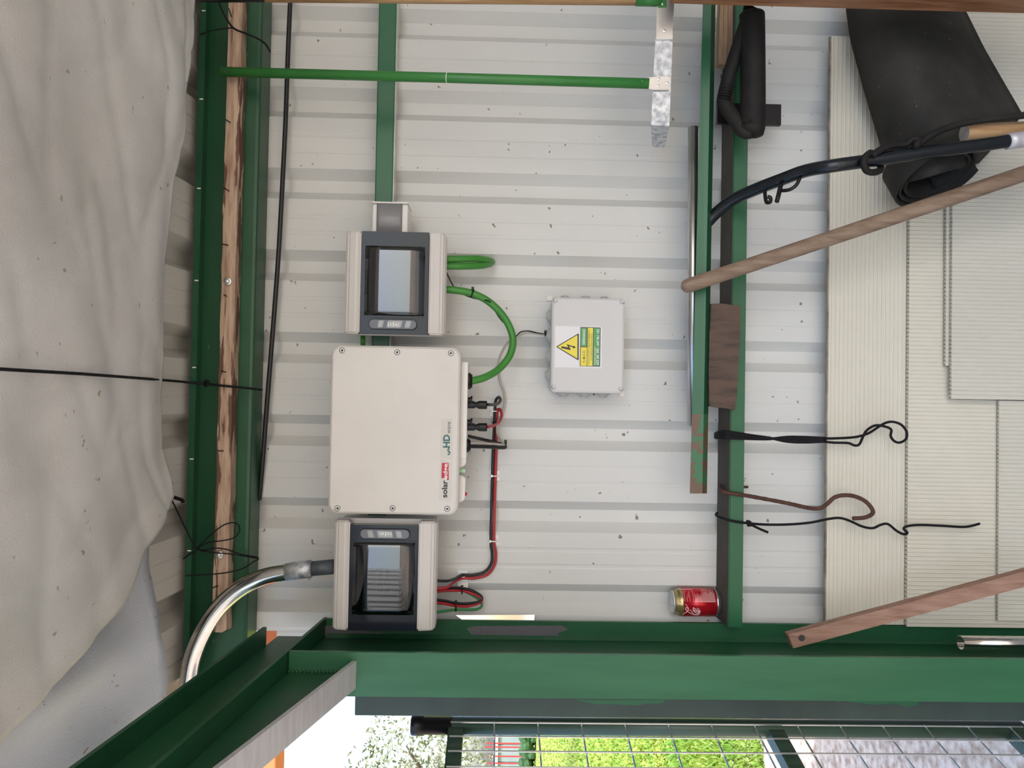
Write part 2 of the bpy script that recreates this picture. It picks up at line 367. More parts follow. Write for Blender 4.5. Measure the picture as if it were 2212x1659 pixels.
# column
yf, yb_ = -.27, -.045
xr_ = P(1300, 1414.5, yf).x; xl_ = P(1300, 1509.5, yf).x; xm = (xr_+xl_)/2
zct = P(622, 1412, yf).z
t = thing('steel_column', 'tall green steel I-beam column standing at the edge of the wall', 'column', (xm, -.15, 0))
tf = .009
def top_z(y): return zct-.002+RS*(yf-y)
for nm, ya, yb2, xa, xb, m in (('front_flange', yf, yf+tf, xl_, xr_, 'green_column'), ('web', yf+tf, yb_, xm-.004, xm+.004, 'green_dark'), ('back_flange', yb_, yb_+tf, xl_, xr_, 'green_patched')):
    bm = NB(); prism(bm, [(xa, ya, 0), (xa, yb2, 0), (xa, yb2, top_z(yb2)), (xa, ya, top_z(ya))], (xb-xa, 0, 0)); obj(nm, bm, m, t)
bm = NB()
for s in (1, -1):
    for k, ya in ((1, yb_), (-1, yf+tf)):
        prism(bm, [(xm+s*.004, ya, 0), (xm+s*.012, ya, 0), (xm+s*.004, ya-k*.008, 0)], (0, 0, zct-.03))
obj('fillet', bm, 'green_dark', t)
def paint(nm, pts, yy, m, par):
    random.seed(len(pts)+int(pts[0][0])); q = []
    for (a, b), (c, d) in zip(pts, pts[1:]+pts[:1]):
        n = max(1, int(math.hypot(c-a, d-b)/9))
        for i in range(n):
            j = 0 if i == 0 else 1; q.append(P(a+(c-a)*i/n+random.uniform(-2.2, 2.2)*j, b+(d-b)*i/n+random.uniform(-1.0, 1.0)*j, yy))
    return obj(nm, prism(NB(), q, (0, .0003, 0)), m, par)
paint('primer_patch', [(692, 1352), (760, 1351), (782, 1362), (826, 1366), (822, 1382), (790, 1390), (694, 1391)], yb_-.0003, 'primer', t)
paint('primer_patch', [(1008, 1358), (1030, 1352), (1214, 1352), (1228, 1360), (1205, 1368), (1212, 1382), (1160, 1391), (1030, 1392), (1024, 1376)], yb_-.0003, 'primer', t)
# rafter and haunch
dr = Vector((0, -1, RS)); RL = 2.3
t = thing('steel_rafter', 'dark green steel I-beam rafter rising from the column top', 'rafter', (xm, -.2, zct))
ys = .03; zs = zct+RS*(yf-ys)
hr = .118; w2 = (xr_-xl_)/2
def rbeam(x0, x1, z0_, z1_, ys):
    zs = zct+RS*(yf-ys); return prism(NB(), [(x0, ys, zs+z0_), (x1, ys, zs+z0_), (x1, ys, zs+z1_), (x0, ys, zs+z1_)], dr*(2.0+ys))
obj('bottom_flange', rbeam(xm-w2, xm+w2, 0, .008, -.03), 'green_dark', t)
obj('web', rbeam(xm-.004, xm+.004, .008, hr-.008, -.045), 'green_dark', t)
obj('top_flange', rbeam(xm-w2, xm+w2, hr-.008, hr, -.11), 'green_dark', t)
h0 = P(760, 1458, yf); hz = h0.z; hs = .265; zr0 = zct; hl = (zr0-hz)/(hs-RS)
g = obj('haunch_web', prism(NB(), [(xm-.004, yf, hz), (xm-.004, yf, zr0-.001), (xm-.004, yf-hl, zr0-.001+RS*hl), (xm-.004, yf-hl, zr0+RS*hl-.003)], (.008, 0, 0)), 'green_dark', t)
hw = S(29, yf)
obj('haunch_flange', prism(NB(), [(xm-hw, yf-.001, hz), (xm+hw, yf-.001, hz), (xm+hw, yf-.001, hz-.009), (xm-hw, yf-.001, hz-.009)], Vector((0, -hl, hs*hl))), 'bare_steel', t, label='bare grey steel haunch plate')
bm = NB(); random.seed(5)
for i in range(16):
    f = i/15; p = Vector((xm+.005, yf-.002, hz+.01+(zr0-hz-.014)*f)); lathe(bm, [(.001, -.003), (.0048, 0), (.001, .003)], p, (random.uniform(-.2, .2), .2, 1), 8)
obj('weld_bead', bm, 'green_dark', t, True)
# gate post beside the column
yg = -.14
g1 = P(766, 1530, yg); xa, xb = P(1300, 1551, yg).x, P(1300, 1500, yg).x
tag(obj('gate_post', BX(xa, xb, yg, yg+.05, 0, g1.z, bev=.003), 'green_post'), 'grey green square steel post with flaking paint beside the column', 'post')
gpo = bpy.data.objects['gate_post']
paint('paint_patch', [(1240, 1511), (1435, 1512), (1436, 1519), (1400, 1520), (1378, 1524), (1330, 1521), (1290, 1522), (1262, 1517)], yg-.0003, 'green_rail', gpo)
paint('paint_patch', [(1800, 1514), (1985, 1513), (1982, 1523), (1960, 1527), (1935, 1520), (1900, 1523), (1860, 1519)], yg-.0003, 'green_rail', gpo)
# open mesh gate
hx0 = P(1300, 1569, -.06)
gd = Vector((-math.sin(math.radians(14)), -math.cos(math.radians(14)), 0))
GA = P(1165, 1567, -.092); gz1 = P(985, 1560, -.09).z
t = thing('mesh_gate', 'open dark green gate of welded wire mesh swung towards the viewer', 'gate', (GA.x, GA.y, 0))
def gp(s, z, off=0): return Vector((GA.x+gd.x*s-gd.y*off, GA.y+gd.y*s+gd.x*off, z))
pc = P(1200, 1569, -.075)
obj('hinge_pipe', LT([(.0195, .25), (.0195, P(965, 1569, -.075).z)], (pc.x, -.075, 0), seg=20), 'green_gate', t, True)
zc1, zc0 = P(888, 1569, -.075).z, P(916, 1569, -.075).z
obj('hinge_cap', LT([(.020, P(966, 1569, -.075).z-.01), (.020, zc0), (.0225, zc0), (.0225, zc1-.003), (.019, zc1)], (pc.x, -.075, 0), seg=20), 'black_plastic', t, True)
def rail_bar(z, hgt, dep=.03, m='green_gate'):
    a = gp(-.01, z, -.004); b = Vector((gd.y, -gd.x, 0))*dep
    return prism(NB(), [a, a+b, a+b+Vector((0, 0, hgt)), a+Vector((0, 0, hgt))], gd*1.15)
obj('top_rail', rail_bar(gz1-.017, .034), 'green_gate', t)
zmid = P(1668, 1580, -.1).z
obj('middle_rail', rail_bar(zmid-.03, .036), 'green_gate', t)
obj('bottom_rail', rail_bar(.25, .036), 'green_gate', t)
obj('end_stile', prism(NB(), [gp(1.10, .25, 0), gp(1.14, .25, 0), gp(1.14, .25, -.03), gp(1.10, .25, -.03)], (0, 0, gz1-.25)), 'green_gate', t)
zw0 = P(1162, 1571, -.092).z; dz = .1
k = -1
bm0 = None
zs_ = [zw0+dz-.0*1+0 - i*dz for i in range(0, 18)]
for z in zs_:
    if z > .25: obj('cross_wire', TB([gp(-.02, z, .003), gp(1.1, z, .003)], .0021, 6, 1), 'zinc', t)
for i in range(-0, 23): obj('upright_wire', TB([gp(i*.0468, .26, .007), gp(i*.0468, gz1+.012, .007)], .0021, 6, 1), 'zinc', t)
# ------------------------------------------------------------------ distribution boxes
def dist_box(label, lid, door, win, latch, flip, breakers, y0=-.05, y1=-.165):
    X0, X1, Z0, Z1 = rect(*lid, y1)
    t = thing('distribution_box', label, 'fuse box', ((X0+X1)/2, y0, Z0))
    ym_ = y1+.042
    obj('back_box', BX(X0+.004, X1-.004, ym_, y0-.0005, Z0+.004, Z1-.004, bev=.006), 'plastic_lid', t)
    dX0, dX1, dZ0, dZ1 = rect(*door, y1)
    for a, b in ((Z0, dZ0-.001), (dZ1+.001, Z1)):
        bm = NB(); up_ = b > dZ1
        zo, zi = (b, a) if up_ else (a, b)          # outer edge, edge beside the door
        s = 1 if up_ else -1
        prism(bm, [(X0, ym_, zi), (X0, y1+.001, zi), (X0, y1, zi+s*.008), (X0, y1+.004, zo-s*.009), (X0, y1+.010, zo-s*.002), (X0, y1+.018, zo), (X0, ym_, zo)], (X1-X0, 0, 0), bev=.0035)
        obj('lid_cheek', bm, 'plastic_lid', t)
    obj('lid_rim', ring(NB(), rrect(X0-.001, X1+.001, Z0-.001, Z1+.001, .010, ym_-.010), rrect(X0+.012, X1-.012, Z0+.012, Z1-.012, .004, ym_-.010), .010), 'plastic_lid', t)
    wX0, wX1, wZ0, wZ1 = rect(*win, y1)
    d = obj('door', ring(NB(), rrect(dX0, dX1, dZ0, dZ1, .002, y1+.002), rrect(wX0-.004, wX1+.004, wZ0-.004, wZ1+.004, .012, y1+.002), .006), 'smoke_frame', t, label='smoked hinged door')
    obj('door_gasket', ring(NB(), rrect(wX0-.004, wX1+.004, wZ0-.004, wZ1+.004, .012, y1), rrect(wX0, wX1, wZ0, wZ1, .010, y1), .007), 'smoke_frame', d)
    # gently bowed pane
    bm = NB(); n = 14; rows = []
    for i in range(n+1):
        f = i/n; x = wX0+(wX1-wX0)*f; yy = y1-.001-.0016*math.sin(math.pi*f)**.6
        rows.append([bm.verts.new((x, yy-.0005*math.sin(math.pi*g/4), wZ0+(wZ1-wZ0)*g/4)) for g in range(5)])
    for a, b in zip(rows, rows[1:]):
        for g in range(4): bm.faces.new((a[g], b[g], b[g+1], a[g+1]))
    p = obj('pane', bm, 'smoked_pane', d, True); md = p.modifiers.new('thickness', 'SOLIDIFY'); md.thickness = .0015
    obj('hinge_side', BX(dX0, dX1, y1+.004, ym_, dZ0, dZ0+.003), 'smoke_frame', d)
    obj('hinge_side', BX(dX0, dX1, y1+.004, ym_, dZ1-.003, dZ1), 'smoke_frame', d)
    for xx in (dX0, dX1-.003): obj('hinge_side', BX(xx, xx+.003, y1+.004, ym_, dZ0+.003, dZ1-.003), 'smoke_frame', d)
    # latch
    lX0, lX1, lZ0, lZ1 = rect(*latch, y1); r = (lX1-lX0)/2*.96
    la = obj('latch', ring(NB(), rrect(lX0, lX1, lZ0, lZ1, r, y1-.0025), rrect(lX0+.0016, lX1-.0016, lZ0+.0016, lZ1-.0016, r*.85, y1-.0025), .006), 'black_plastic', t)
    obj('latch_plate', prism(NB(), rrect(lX0+.0015, lX1-.0015, lZ0+.0015, lZ1-.0015, r*.85, y1-.001), (0, .003, 0)), 'interior_grey', la)
    hh = lZ1-lZ0; sk = .006*(-1 if flip else 1); xa, xb = lX0+.004, lX1-.004
    def par(z0, z1, mm, nm='latch_key', yy=y1-.0032):
        return obj(nm, prism(NB(), [(xa, yy, z0), (xb, yy, z0+sk*.6), (xb, yy, z1+sk*.6), (xa, yy, z1)], (0, .003, 0), bev=.0012), mm, la)
    # world z runs along the latch: three clear keys
    par(lZ0+hh*.33, lZ0+hh*.63, 'clear_grey'); par(lZ0+hh*.15, lZ0+hh*.26, 'clear_grey'); par(lZ0+hh*.71, lZ0+hh*.82, 'clear_grey')
    # the raised mark runs along the latch (reads downwards or upwards)
    me = text2d('ide'); vs = me.vertices; ax = min(v.co.x for v in vs); bx = max(v.co.x for v in vs); ay = min(v.co.y for v in vs); by = max(v.co.y for v in vs)
    for v in vs:
        u = (v.co.x-ax)/(bx-ax); q = (v.co.y-ay)/(by-ay)
        if not flip: u, q = 1-u, 1-q
        v.co = Vector((xa+.003+(xb-xa-.006)*q, y1-.0036, lZ0+hh*(.60-.24*u)))
    objm('latch_mark', me, 'white_print', la)
    # inside: cover plate and breakers
    obj('inner_cover', BX(dX0+.004, dX1-.004, ym_-.004, ym_-.0005, dZ0+.004, dZ1-.004), 'interior_grey', t)
    for (bxl, bxr, byt, byb) in breakers:
        a0, a1, c0, c1 = rect(bxl, bxr, byt, byb, ym_-.02)
        b = obj('circuit_breaker', BX(a0, a1, ym_-.016, ym_-.004, c0, c1, bev=.001), 'breaker', t)
        obj('toggle', BX(a0+.002, a1-.002, ym_-.024, ym_-.016, (c0+c1)/2-.004, (c0+c1)/2+.004, bev=.001), 'black_plastic', b)
        obj('rating_label', BX(a0+.001, a1-.001, ym_-.0165, ym_-.0155, c0+(c1-c0)*.72, c1-.002), 'red_print', b)
    return t
dist_box('beige fuse box with smoked door nearest the grey cable duct, latch at its left', (742, 961, 500, 722), (779, 925, 500, 721), (788, 917, 532, 682), (796, 901, 689, 712), True,
         [(828, 876, 545+18*i, 562+18*i) for i in range(7)])
dist_box('beige fuse box with smoked door overlapping the green column, fed by the bent conduit', (717, 941, 1126, 1363), (754, 901, 1136, 1363), (762, 895, 1172, 1328), (777, 886, 1142, 1165), False,
         [(812, 861, 1215, 1231), (812, 861, 1232, 1248), (812, 861, 1249, 1265), (812, 861, 1266, 1282)])
# cable duct
X0, X1, Z0, Z1 = rect(803, 880, 437, 506, -.125)
t = thing('cable_duct', 'short white and grey plastic cable duct above the upper fuse box', 'cable duct', ((X0+X1)/2, -.05, Z0))
obj('duct_body', BX(X0, X1-.002, -.118, -.0505, Z0, Z1, bev=.003), 'plastic_white', t)
obj('end_cap', BX(X1-.002, X1+.002, -.124, -.0505, Z0-.001, Z1+.001, bev=.0015), 'plastic_white', t)
zz0, zz1 = P(868, 470, -.125).z, P(813, 470, -.125).z; bm = NB(); rows = []
for i in range(9):
    f = i/8; a = (f-.5)*1.6; rows.append([bm.verts.new((x, -.118-.006*math.cos(a), zz0+(zz1-zz0)*f)) for x in (X0, X1-.0025)]+[bm.verts.new((x, -.1175, zz0+(zz1-zz0)*f)) for x in (X1-.0025, X0)])
for a, b in zip(rows, rows[1:]):
    for q in range(4): bm.faces.new((a[q], a[(q+1) % 4], b[(q+1) % 4], b[q]))
bm.faces.new(rows[0]); bm.faces.new(rows[-1]); obj('duct_lid', bm, 'duct_grey', t, True)
# ------------------------------------------------------------------ inverter
yi = -.20; X0, X1, Z0, Z1 = rect(711, 993, 747, 1112, yi)
t = thing('solar_inverter', 'large pale beige solar inverter box with a screwed cover between the fuse boxes', 'inverter', ((X0+X1)/2, -.05, Z0))
bm = NB(); lo = [rrect(X0+i, X1-i, Z0+i, Z1-i, .021-i*.6, y, 6) for i, y in ((0, yi+.034), (0, yi+.007), (.0015, yi+.003), (.0055, yi))]
vs = [[bm.verts.new(p) for p in l] for l in lo]
for a, b in zip(vs, vs[1:]):
    for q in range(len(a)): bm.faces.new((a[q], a[(q+1) % len(a)], b[(q+1) % len(a)], b[q]))
bm.faces.new(vs[-1]); bm.faces.new(vs[0][::-1]); obj('cover', bm, 'plastic_warm', t)
obj('heat_sink', BX(X0+.012, X1-.012, -.12, -.0505, Z0+.012, Z1-.012, bev=.004), 'galvanised', t)
obj('body', BX(X0+.006, X1-.006, yi+.034, -.12, Z0+.004, Z1-.006, bev=.006), 'plastic_white', t)
bx0, bx1 = P(1000, 990, -.15).x, P(1000, 782, -.15).x; bz = P(1010, 880, -.15).z
obj('connection_box', BX(bx0, bx1, yi+.036, -.07, bz, Z0+.02, bev=.003), 'plastic_white', t)
def lug(p1, m='plastic_white', y0=-.16, dy=.06): return prism(NB(), [P(a, b, y0) for a, b in p1], (0, dy, 0), bev=.0015)
obj('box_lug', lug([(985, 985), (1004, 985), (1007, 992), (1006, 1003), (996, 1010), (985, 1010)]), 'plastic_white', t)
obj('switch_housing', lug([(985, 1027), (996, 1027), (1005, 1032), (1004, 1075), (1002, 1081), (990, 1087), (985, 1087)]), 'plastic_white', t)
p = P(998, 1067, -.15); obj('switch_knob', LT([(.0045, -.004), (.0045, .008), (.003, .0105), (.0008, .0118)], p, (0, 0, -1), 16), 'red_print', t, True, label='red switch knob')
p = P(992, 1017, -.15); obj('status_light', LT([(.0045, 0), (.0045, .012), (.004, .0135)], p, (0, 0, -1), 14), 'led', t, True, label='glowing green status light')
obj('cover_clip', BX(P(1000, 938, yi).x, P(1000, 922, yi).x, yi+.034, yi+.042, P(999, 930, yi).z, Z0+.001), 'plastic_white', t)
for px, py in ((739, 757), (858, 761), (974, 763), (729, 1098), (848, 1098), (966, 1099)):
    c = P(px, py, yi); s = obj('cover_screw', LT([(.0064, -.001), (.0064, .0004), (.0052, .0004)], c, (0, -1, 0), 20), 'grey_print', t)
    obj('screw_head', LT([(.0053, 0), (.0050, .0014), (.0025, .0018), (.0024, .0012)], c, (0, -1, 0), 20), 'zinc', s, True); obj('screw_recess', LT([(.0024, 0), (.0024, .0019)], c, (0, -1, 0), 6), 'ink', s)
# rating labels and lettering
yb2 = yi-.0004
def plate(nm, pts, m, yy=yb2, par=t): return obj(nm, prism(NB(), [P(a, b, yy) for a, b in pts], (0, .0006, 0)), m, par)
l1 = plate('brand_label', [(953, 905), (976, 905), (978, 907), (977, 992), (974, 994), (950, 987)], 'label_beige')
l2 = plate('brand_label', [(951, 990), (974, 998), (976, 1000), (974, 1079), (972, 1082), (948, 1081)], 'label_beige')
yt_ = yb2-.0003
def txt(body, xl, xr, yt, yb, m, par, yy=yt_, nm='lettering', bold=.012): a = rect(xl, xr, yt, yb, yy); return fit_text(nm, body, *a, yy, m, par, bold=bold)
txt('wave', 967, 973.5, 911, 937, 'grey_print', l1); txt('HD', 957, 972, 939, 967, 'teal_print', l1, bold=.035)
for a in ((968, 971, 967, 970), (966, 970, 970, 973), (967, 972, 974, 977), (970, 973, 977, 980), (967, 971, 980, 983)):
    q = rect(*a, yt_); obj('emblem_bar', BX(q[0], q[1], yt_-.0001, yt_+.0002, q[2], q[3]), 'teal_print', l1)
plate('red_block', [(954.5, 1000), (969, 1000), (969.5, 1037), (966, 1037), (965, 1033), (953.5, 1033)], 'red_print', yt_, l2)
txt('edge', 957.5, 969.5, 1001.5, 1035, 'white_print', l2, yt_-.0003, bold=.02); txt('solar', 954, 966.5, 1037.5, 1075, 'navy_print', l2, bold=.025)
# glands and connectors under the inverter
def gland(px, py, r, L, y=-.14, lab=None):
    c = P(px, py, y); g = obj('cable_gland', LT([(r*.8, 0), (r*.8, .004), (r, .005), (r, L*.6), (r*.75, L)], c, (0, 0, -1), 10), 'black_plastic', t); return c
gland(1006, 823, .019, .015); gland(1004, 962, .0155, .013)
for py, wire in ((865, 'b'), (913, 'r')):
    c = P(1004, py, -.14); obj('blanking_cap', LT([(.0075, 0), (.0075, .013), (.0105, .014), (.0105, .017)], c, (0, 0, -1), 16), 'black_plastic', t)
    c = P(1004, py+9, -.14); k = obj('connector', LT([(.0085, 0), (.0085, .022), (.006, .023), (.006, .026), (.0075, .026), (.0075, .030)], c, (0, 0, -1), 12), 'black_plastic', t)
    obj('connector_nut', LT([(.0088, .030), (.0095, .033), (.0095, .048), (.008, .050)], c, (0, 0, -1), 10), 'black_plastic', k)
# ------------------------------------------------------------------ cables
def cable(name, label, pts, r, m, seg=10, k=5, cat='cable', group=None, y=None):
    q = [P(a[0], a[1], a[2] if len(a) > 2 else y) for a in pts]
    return tag(obj(name, TB(q, r, seg, k), m, None, True), label, cat, group)
cable('power_cable', 'thick green power cable looping from the upper fuse box into the inverter', [(962, 625, -.10), (985, 627, -.10), (1020, 634, -.095), (1055, 651, -.085), (1085, 680, -.075), (1103, 712, -.07), (1108, 740, -.075), (1100, 770, -.085), (1078, 797, -.10), (1048, 815, -.125), (1018, 823, -.14), (1012, 824, -.14)], S(8, -.09), 'green_cable', 14)
cable('power_cable', 'green cable stub entering the wall beside the upper fuse box, upper strand', [(962, 560, -.10), (1000, 559, -.085), (1035, 559, -.06), (1058, 563, -.025), (1063, 567, .004)], S(7.5, -.06), 'green_cable', 12)
cable('power_cable', 'green cable stub entering the wall beside the upper fuse box, lower strand', [(962, 575, -.10), (1000, 575, -.085), (1035, 574, -.06), (1055, 571, -.028), (1062, 568, .004)], S(7.5, -.06), 'green_cable', 12)
cable('power_cable', 'short green cable end showing between upper fuse box and inverter', [(784, 724, -.1), (784, 750, -.1)], S(5.5, -.1), 'green_cable', 10, 1)
cable('signal_wire', 'thin black wire dangling from the upper fuse box along the green cable', [(962, 583, -.08), (968, 596, -.08), (976, 612, -.08), (985, 624, -.085), (1010, 640, -.075), (1042, 648, -.09), (1056, 650, -.1), (1064, 660, -.07), (1072, 676, -.05), (1085, 694, -.055), (1098, 706, -.06), (1112, 726, -.05), (1125, 717, -.03), (1142, 715, -.03), (1160, 719, -.045), (1184, 723, -.045)], .0017, 'black_cable', 6)
cable('signal_wire', 'thin grey wire weaving from the junction box down to the inverter gland', [(1184, 725, -.045), (1160, 721, -.042), (1140, 718, -.028), (1116, 727, -.04), (1096, 742, -.02), (1081, 768, -.02), (1076, 795, -.02), (1080, 825, -.02), (1089, 850, -.018), (1090, 872, -.018), (1084, 893, -.02), (1074, 917, -.016), (1075, 940, -.02), (1083, 953, -.04), (1091, 961, -.05), (1080, 960, -.08), (1040, 957, -.12), (1014, 957, -.14)], .0027, 'grey_wire', 8)
cable('signal_wire', 'black data cable leaving the inverter gland and bending back at a tie', [(1012, 964, -.14), (1050, 965, -.11), (1085, 967, -.07), (1092, 965, -.055), (1085, 960, -.03), (1050, 951, -.03), (1006, 941, -.09)], .0042, 'black_cable', 8)
cable('solar_cable', 'black solar cable running beside the red one down to the column fuse box', [(1054, 874, -.14), (1065, 874, -.11), (1076, 872, -.06), (1081, 864, -.035), (1077, 858, -.02), (1071, 866, -.012), (1069, 888, -.011), (1067, 930, -.008), (1065, 980, -.008), (1063.5, 1027, -.010), (1061.5, 1100, -.008), (1060, 1167, -.011), (1063, 1195, -.01), (1061, 1217, -.01), (1047, 1235, -.01), (1022, 1242, -.012), (998, 1242, -.014), (983, 1250, -.05), (965, 1255, -.09), (940, 1254, -.10)], .0035, 'black_cable', 8)
cable('solar_cable', 'red solar cable running from the inverter plug down to the column fuse box', [(1054, 922, -.14), (1064, 920, -.11), (1077, 913, -.07), (1084, 898, -.04), (1080, 884, -.02), (1074, 890, -.013), (1072.5, 930, -.008), (1071.5, 980, -.008), (1070, 1027, -.011), (1068, 1100, -.008), (1067, 1167, -.011), (1071, 1195, -.01), (1068, 1220, -.01), (1053, 1241, -.01), (1025, 1249, -.012), (1000, 1249, -.015), (983, 1256, -.04), (965, 1269, -.09), (940, 1271, -.10)], .0035, 'red_cable', 8)
for nm, lab, off, m, rr in (('jumper_cable', 'black cable of the loop below the column fuse box', 0, 'black_cable', .0035), ('jumper_cable', 'red cable of the loop below the column fuse box', 5.5, 'red_cable', .0035)):
    cable(nm, lab, [(940, 1273+off*.8, -.10), (970, 1270+off, -.06), (1000, 1271+off, -.03), (1022, 1277+off, -.022), (1037, 1286+off*.8, -.02), (1041, 1293+off*.5, -.02), (1035, 1300+off*.5, -.024), (1010, 1304+off, -.035), (985, 1303+off, -.05), (965, 1299+off, -.07), (940, 1295+off*1.2, -.10)], rr, m, 8)
cable('jumper_cable', 'green earth cable of the loop below the column fuse box', [(1000, 1275, -.022), (1022, 1287, -.014), (1036, 1297, -.013), (1041, 1305, -.015), (1037, 1313, -.02), (1022, 1317, -.03), (985, 1317, -.05), (960, 1320, -.08), (940, 1323, -.10)], .0032, 'earth_cable', 8)
cable('roof_cable', 'black cable hanging diagonally down the wall beside the green purlin', [(628, -20, -.03), (622, 120, -.03), (617, 260, -.028), (609, 420, -.028), (601, 560, -.026), (589, 720, -.024), (577, 870, -.02), (568, 990, -.015), (560, 1080, -.006)], S(5, -.02), 'black_cable', 10)
# tie mounts
def mount(px, py, lab):
    c = P(px, py, 0); t = thing('cable_tie_mount', lab, 'cable clip', c, 'white adhesive cable tie mounts')
    h = .0125; b = obj('base_pad', BX(c.x-h, c.x+h, -.0035, -.0002, c.z-h, c.z+h, bev=.0012), 'tie_white', t)
    bm = NB()
    for a in (45, 135): 
        d = Vector((math.cos(math.radians(a)), 0, math.sin(math.radians(a))))*.014; n = Vector((-d.z, 0, d.x)).normalized()*.0012; q = c+Vector((0, -.0034, 0))
        prism(bm, [q-d-n, q+d-n, q+d+n, q-d+n], (0, -.0014, 0))
    obj('rib', bm, 'tie_white', t)
    obj('tie_band', TB([(c.x, -.003, c.z+.011), (c.x, -.012, c.z+.008), (c.x, -.017, c.z), (c.x, -.012, c.z-.008), (c.x, -.003, c.z-.011)], .0015, 6, 3), 'tie_white', t, True)
    obj('tie_head', BX(c.x-.003, c.x+.003, -.0175, -.011, c.z+.004, c.z+.009, bev=.001), 'tie_white', t)
mount(1069, 888, 'white cable tie mount next to the inverter plugs'); mount(1068, 1027, 'white cable tie mount beside the inverter status light')
mount(1065, 1167, 'white cable tie mount on the solar cables just above their bend'); mount(999, 1244, 'white cable tie mount where the solar cables turn to the fuse box')
mount(1000, 1269, 'white cable tie mount half hidden behind the jumper loop')
def tie(px, py, r, y, ax, lab):
    c = P(px, py, y); ax = Vector(ax).normalized(); u = ax.orthogonal().normalized(); v = ax.cross(u)
    t = thing('cable_tie', lab, 'cable tie', c); bm = NB(); tube(bm, [c+(u*math.cos(a)+v*math.sin(a))*r for a in [i*math.pi/6 for i in range(13)]], .0018, 6, 1); obj('band', bm, 'black_plastic', t)
    obj('head', BX(c.x+r-.002, c.x+r+.005, c.y-r*.4-.004, c.y-r*.4+.002, c.z-.003, c.z+.003, bev=.0008), 'black_plastic', t)
tie(1021, 634, .0095, -.095, (.3, 0, 1), 'black cable tie around the thick green cable loop'); tie(998, 1275, .008, -.032, (0, 0, 1), 'black cable tie on the upper run of the jumper loop')
tie(985, 1310, .0105, -.05, (0, 0, 1), 'black cable tie bundling the lower run of the jumper loop'); tie(1092, 961, .007, -.052, (.3, 0, 1), 'black cable tie at the bend of the data cable')
tie(1178, 722, .004, -.045, (0, 0, 1), 'small black cable tie at the junction box grommet'); tie(1070, 913, .0075, -.010, (1, 0, 0), 'black cable tie around both solar cables near the plugs')
# conduit
t = thing('steel_conduit', 'bent galvanised steel conduit rising from the column fuse box over the rafter', 'conduit', P(620, 1236, -.145))
yc = -.145
obj('pvc_sleeve', TB(PX([(722, 1224), (668, 1229)], yc+.01), .0165, 18, 1), 'pvc_grey', t, True)
obj('coupling', TB(PX([(672, 1229), (658, 1230), (618, 1236)], yc), .0198, 20, 1), 'galvanised', t, True)
obj('bend', TB(PX([(664, 1230), (620, 1236), (575, 1245), (534, 1262), (496, 1289), (462, 1326), (434, 1374), (416, 1420), (408, 1462), (404, 1510)], yc), .0186, 20, 5), 'chrome', t, True)
# ------------------------------------------------------------------ junction box
yj = -.09; X0, X1, Z0, Z1 = rect(1191, 1349, 643, 849, yj)
t = thing('junction_box', 'light grey square junction box with a yellow warning sticker on the white wall', 'junction box', ((X0+X1)/2, 0, Z0))
obj('box_body', BX(X0+.003, X1-.003, -.072, -.001, Z0+.003, Z1-.003, bev=.006), 'plastic_grey', t)
bm = NB(); lo = [rrect(X0+i, X1-i, Z0+i, Z1-i, .010-i*.5, y, 5) for i, y in ((0, -.070), (0, yj+.006), (.001, yj+.002), (.005, yj))]
vs = [[bm.verts.new(p) for p in l] for l in lo]
for a, b in zip(vs, vs[1:]):
    for q in range(len(a)): bm.faces.new((a[q], a[(q+1) % len(a)], b[(q+1) % len(a)], b[q]))
bm.faces.new(vs[-1]); bm.faces.new(vs[0][::-1]); obj('lid', bm, 'plastic_grey', t)
for px, py in ((1200, 649), (1344, 652), (1196, 836), (1341, 840)):
    c = P(px, py, yj); s = obj('lid_screw', LT([(.0052, -.001), (.0052, .0004), (.0044, .0004), (.0044, -.0006)], c, (0, -1, 0), 16), 'ink', t)
    obj('screw_head', LT([(.0044, -.001), (.0042, .0005), (.001, .0006)], c+Vector((.0008, 0, -.0004)), (0, -1, 0), 14), 'plastic_grey', s); obj('slot', BX(c.x-.0034, c.x+.0036, yj-.0010, yj-.0005, c.z-.0009, c.z-.0003), 'grey_print', s)
G = [(.020, 0), (.0195, .003), (.0165, .004), (.016, .0065), (.0128, .0075), (.0123, .010), (.009, .011), (.0085, .0135), (.003, .014)]
for py in (682, 724, 768, 810):
    obj('grommet', LT(G, (P(1190, py, -.045).x, -.040, Z1-.0035), (0, 0, 1), 20), 'rubber_grey', t, True)
for px in (1219, 1264, 1305):
    s_ = 1.15 if px == 1264 else .95
    for xx, ax in ((X0+.0035, (-1, 0, 0)), (X1-.0035, (1, 0, 0))):
        obj('grommet', LT([(r*s_, h) for r, h in G], (xx, -.040, P(px, 750, -.05).z), ax, 20), 'rubber_grey', t, True)
yk = yj-.0003
def flat(nm, a, m, par, yy=yk, th=.0004):
    q = rect(*a, yy); return obj(nm, BX(q[0], q[1], yy, yy+th, q[2], q[3]), m, par)
st = flat('warning_sticker', (1199, 1300, 705, 794.5), 'sticker_white', t)
y2 = yk-.0003; y3 = yk-.0006; y4 = yk-.0009
def poly(nm, pts, m, par, yy): return obj(nm, prism(NB(), [P(a, b, yy) for a, b in pts], (0, .0003, 0)), m, par)
poly('triangle_border', [(1201, 749), (1249, 720.5), (1250.5, 721.5), (1250, 777), (1248.5, 778)], 'ink', st, y2)
poly('triangle', [(1204.5, 749), (1247.5, 723.5), (1247.2, 774.5)], 'sticker_yellow', st, y3)
poly('lightning_arrow', [(1212.5, 748), (1213, 752), (1233, 756.5), (1229.5, 747.5), (1238, 750.5), (1238, 753), (1244.5, 750), (1238, 746.5), (1238, 748), (1223.5, 743), (1228, 750.5)], 'ink', st, y4)
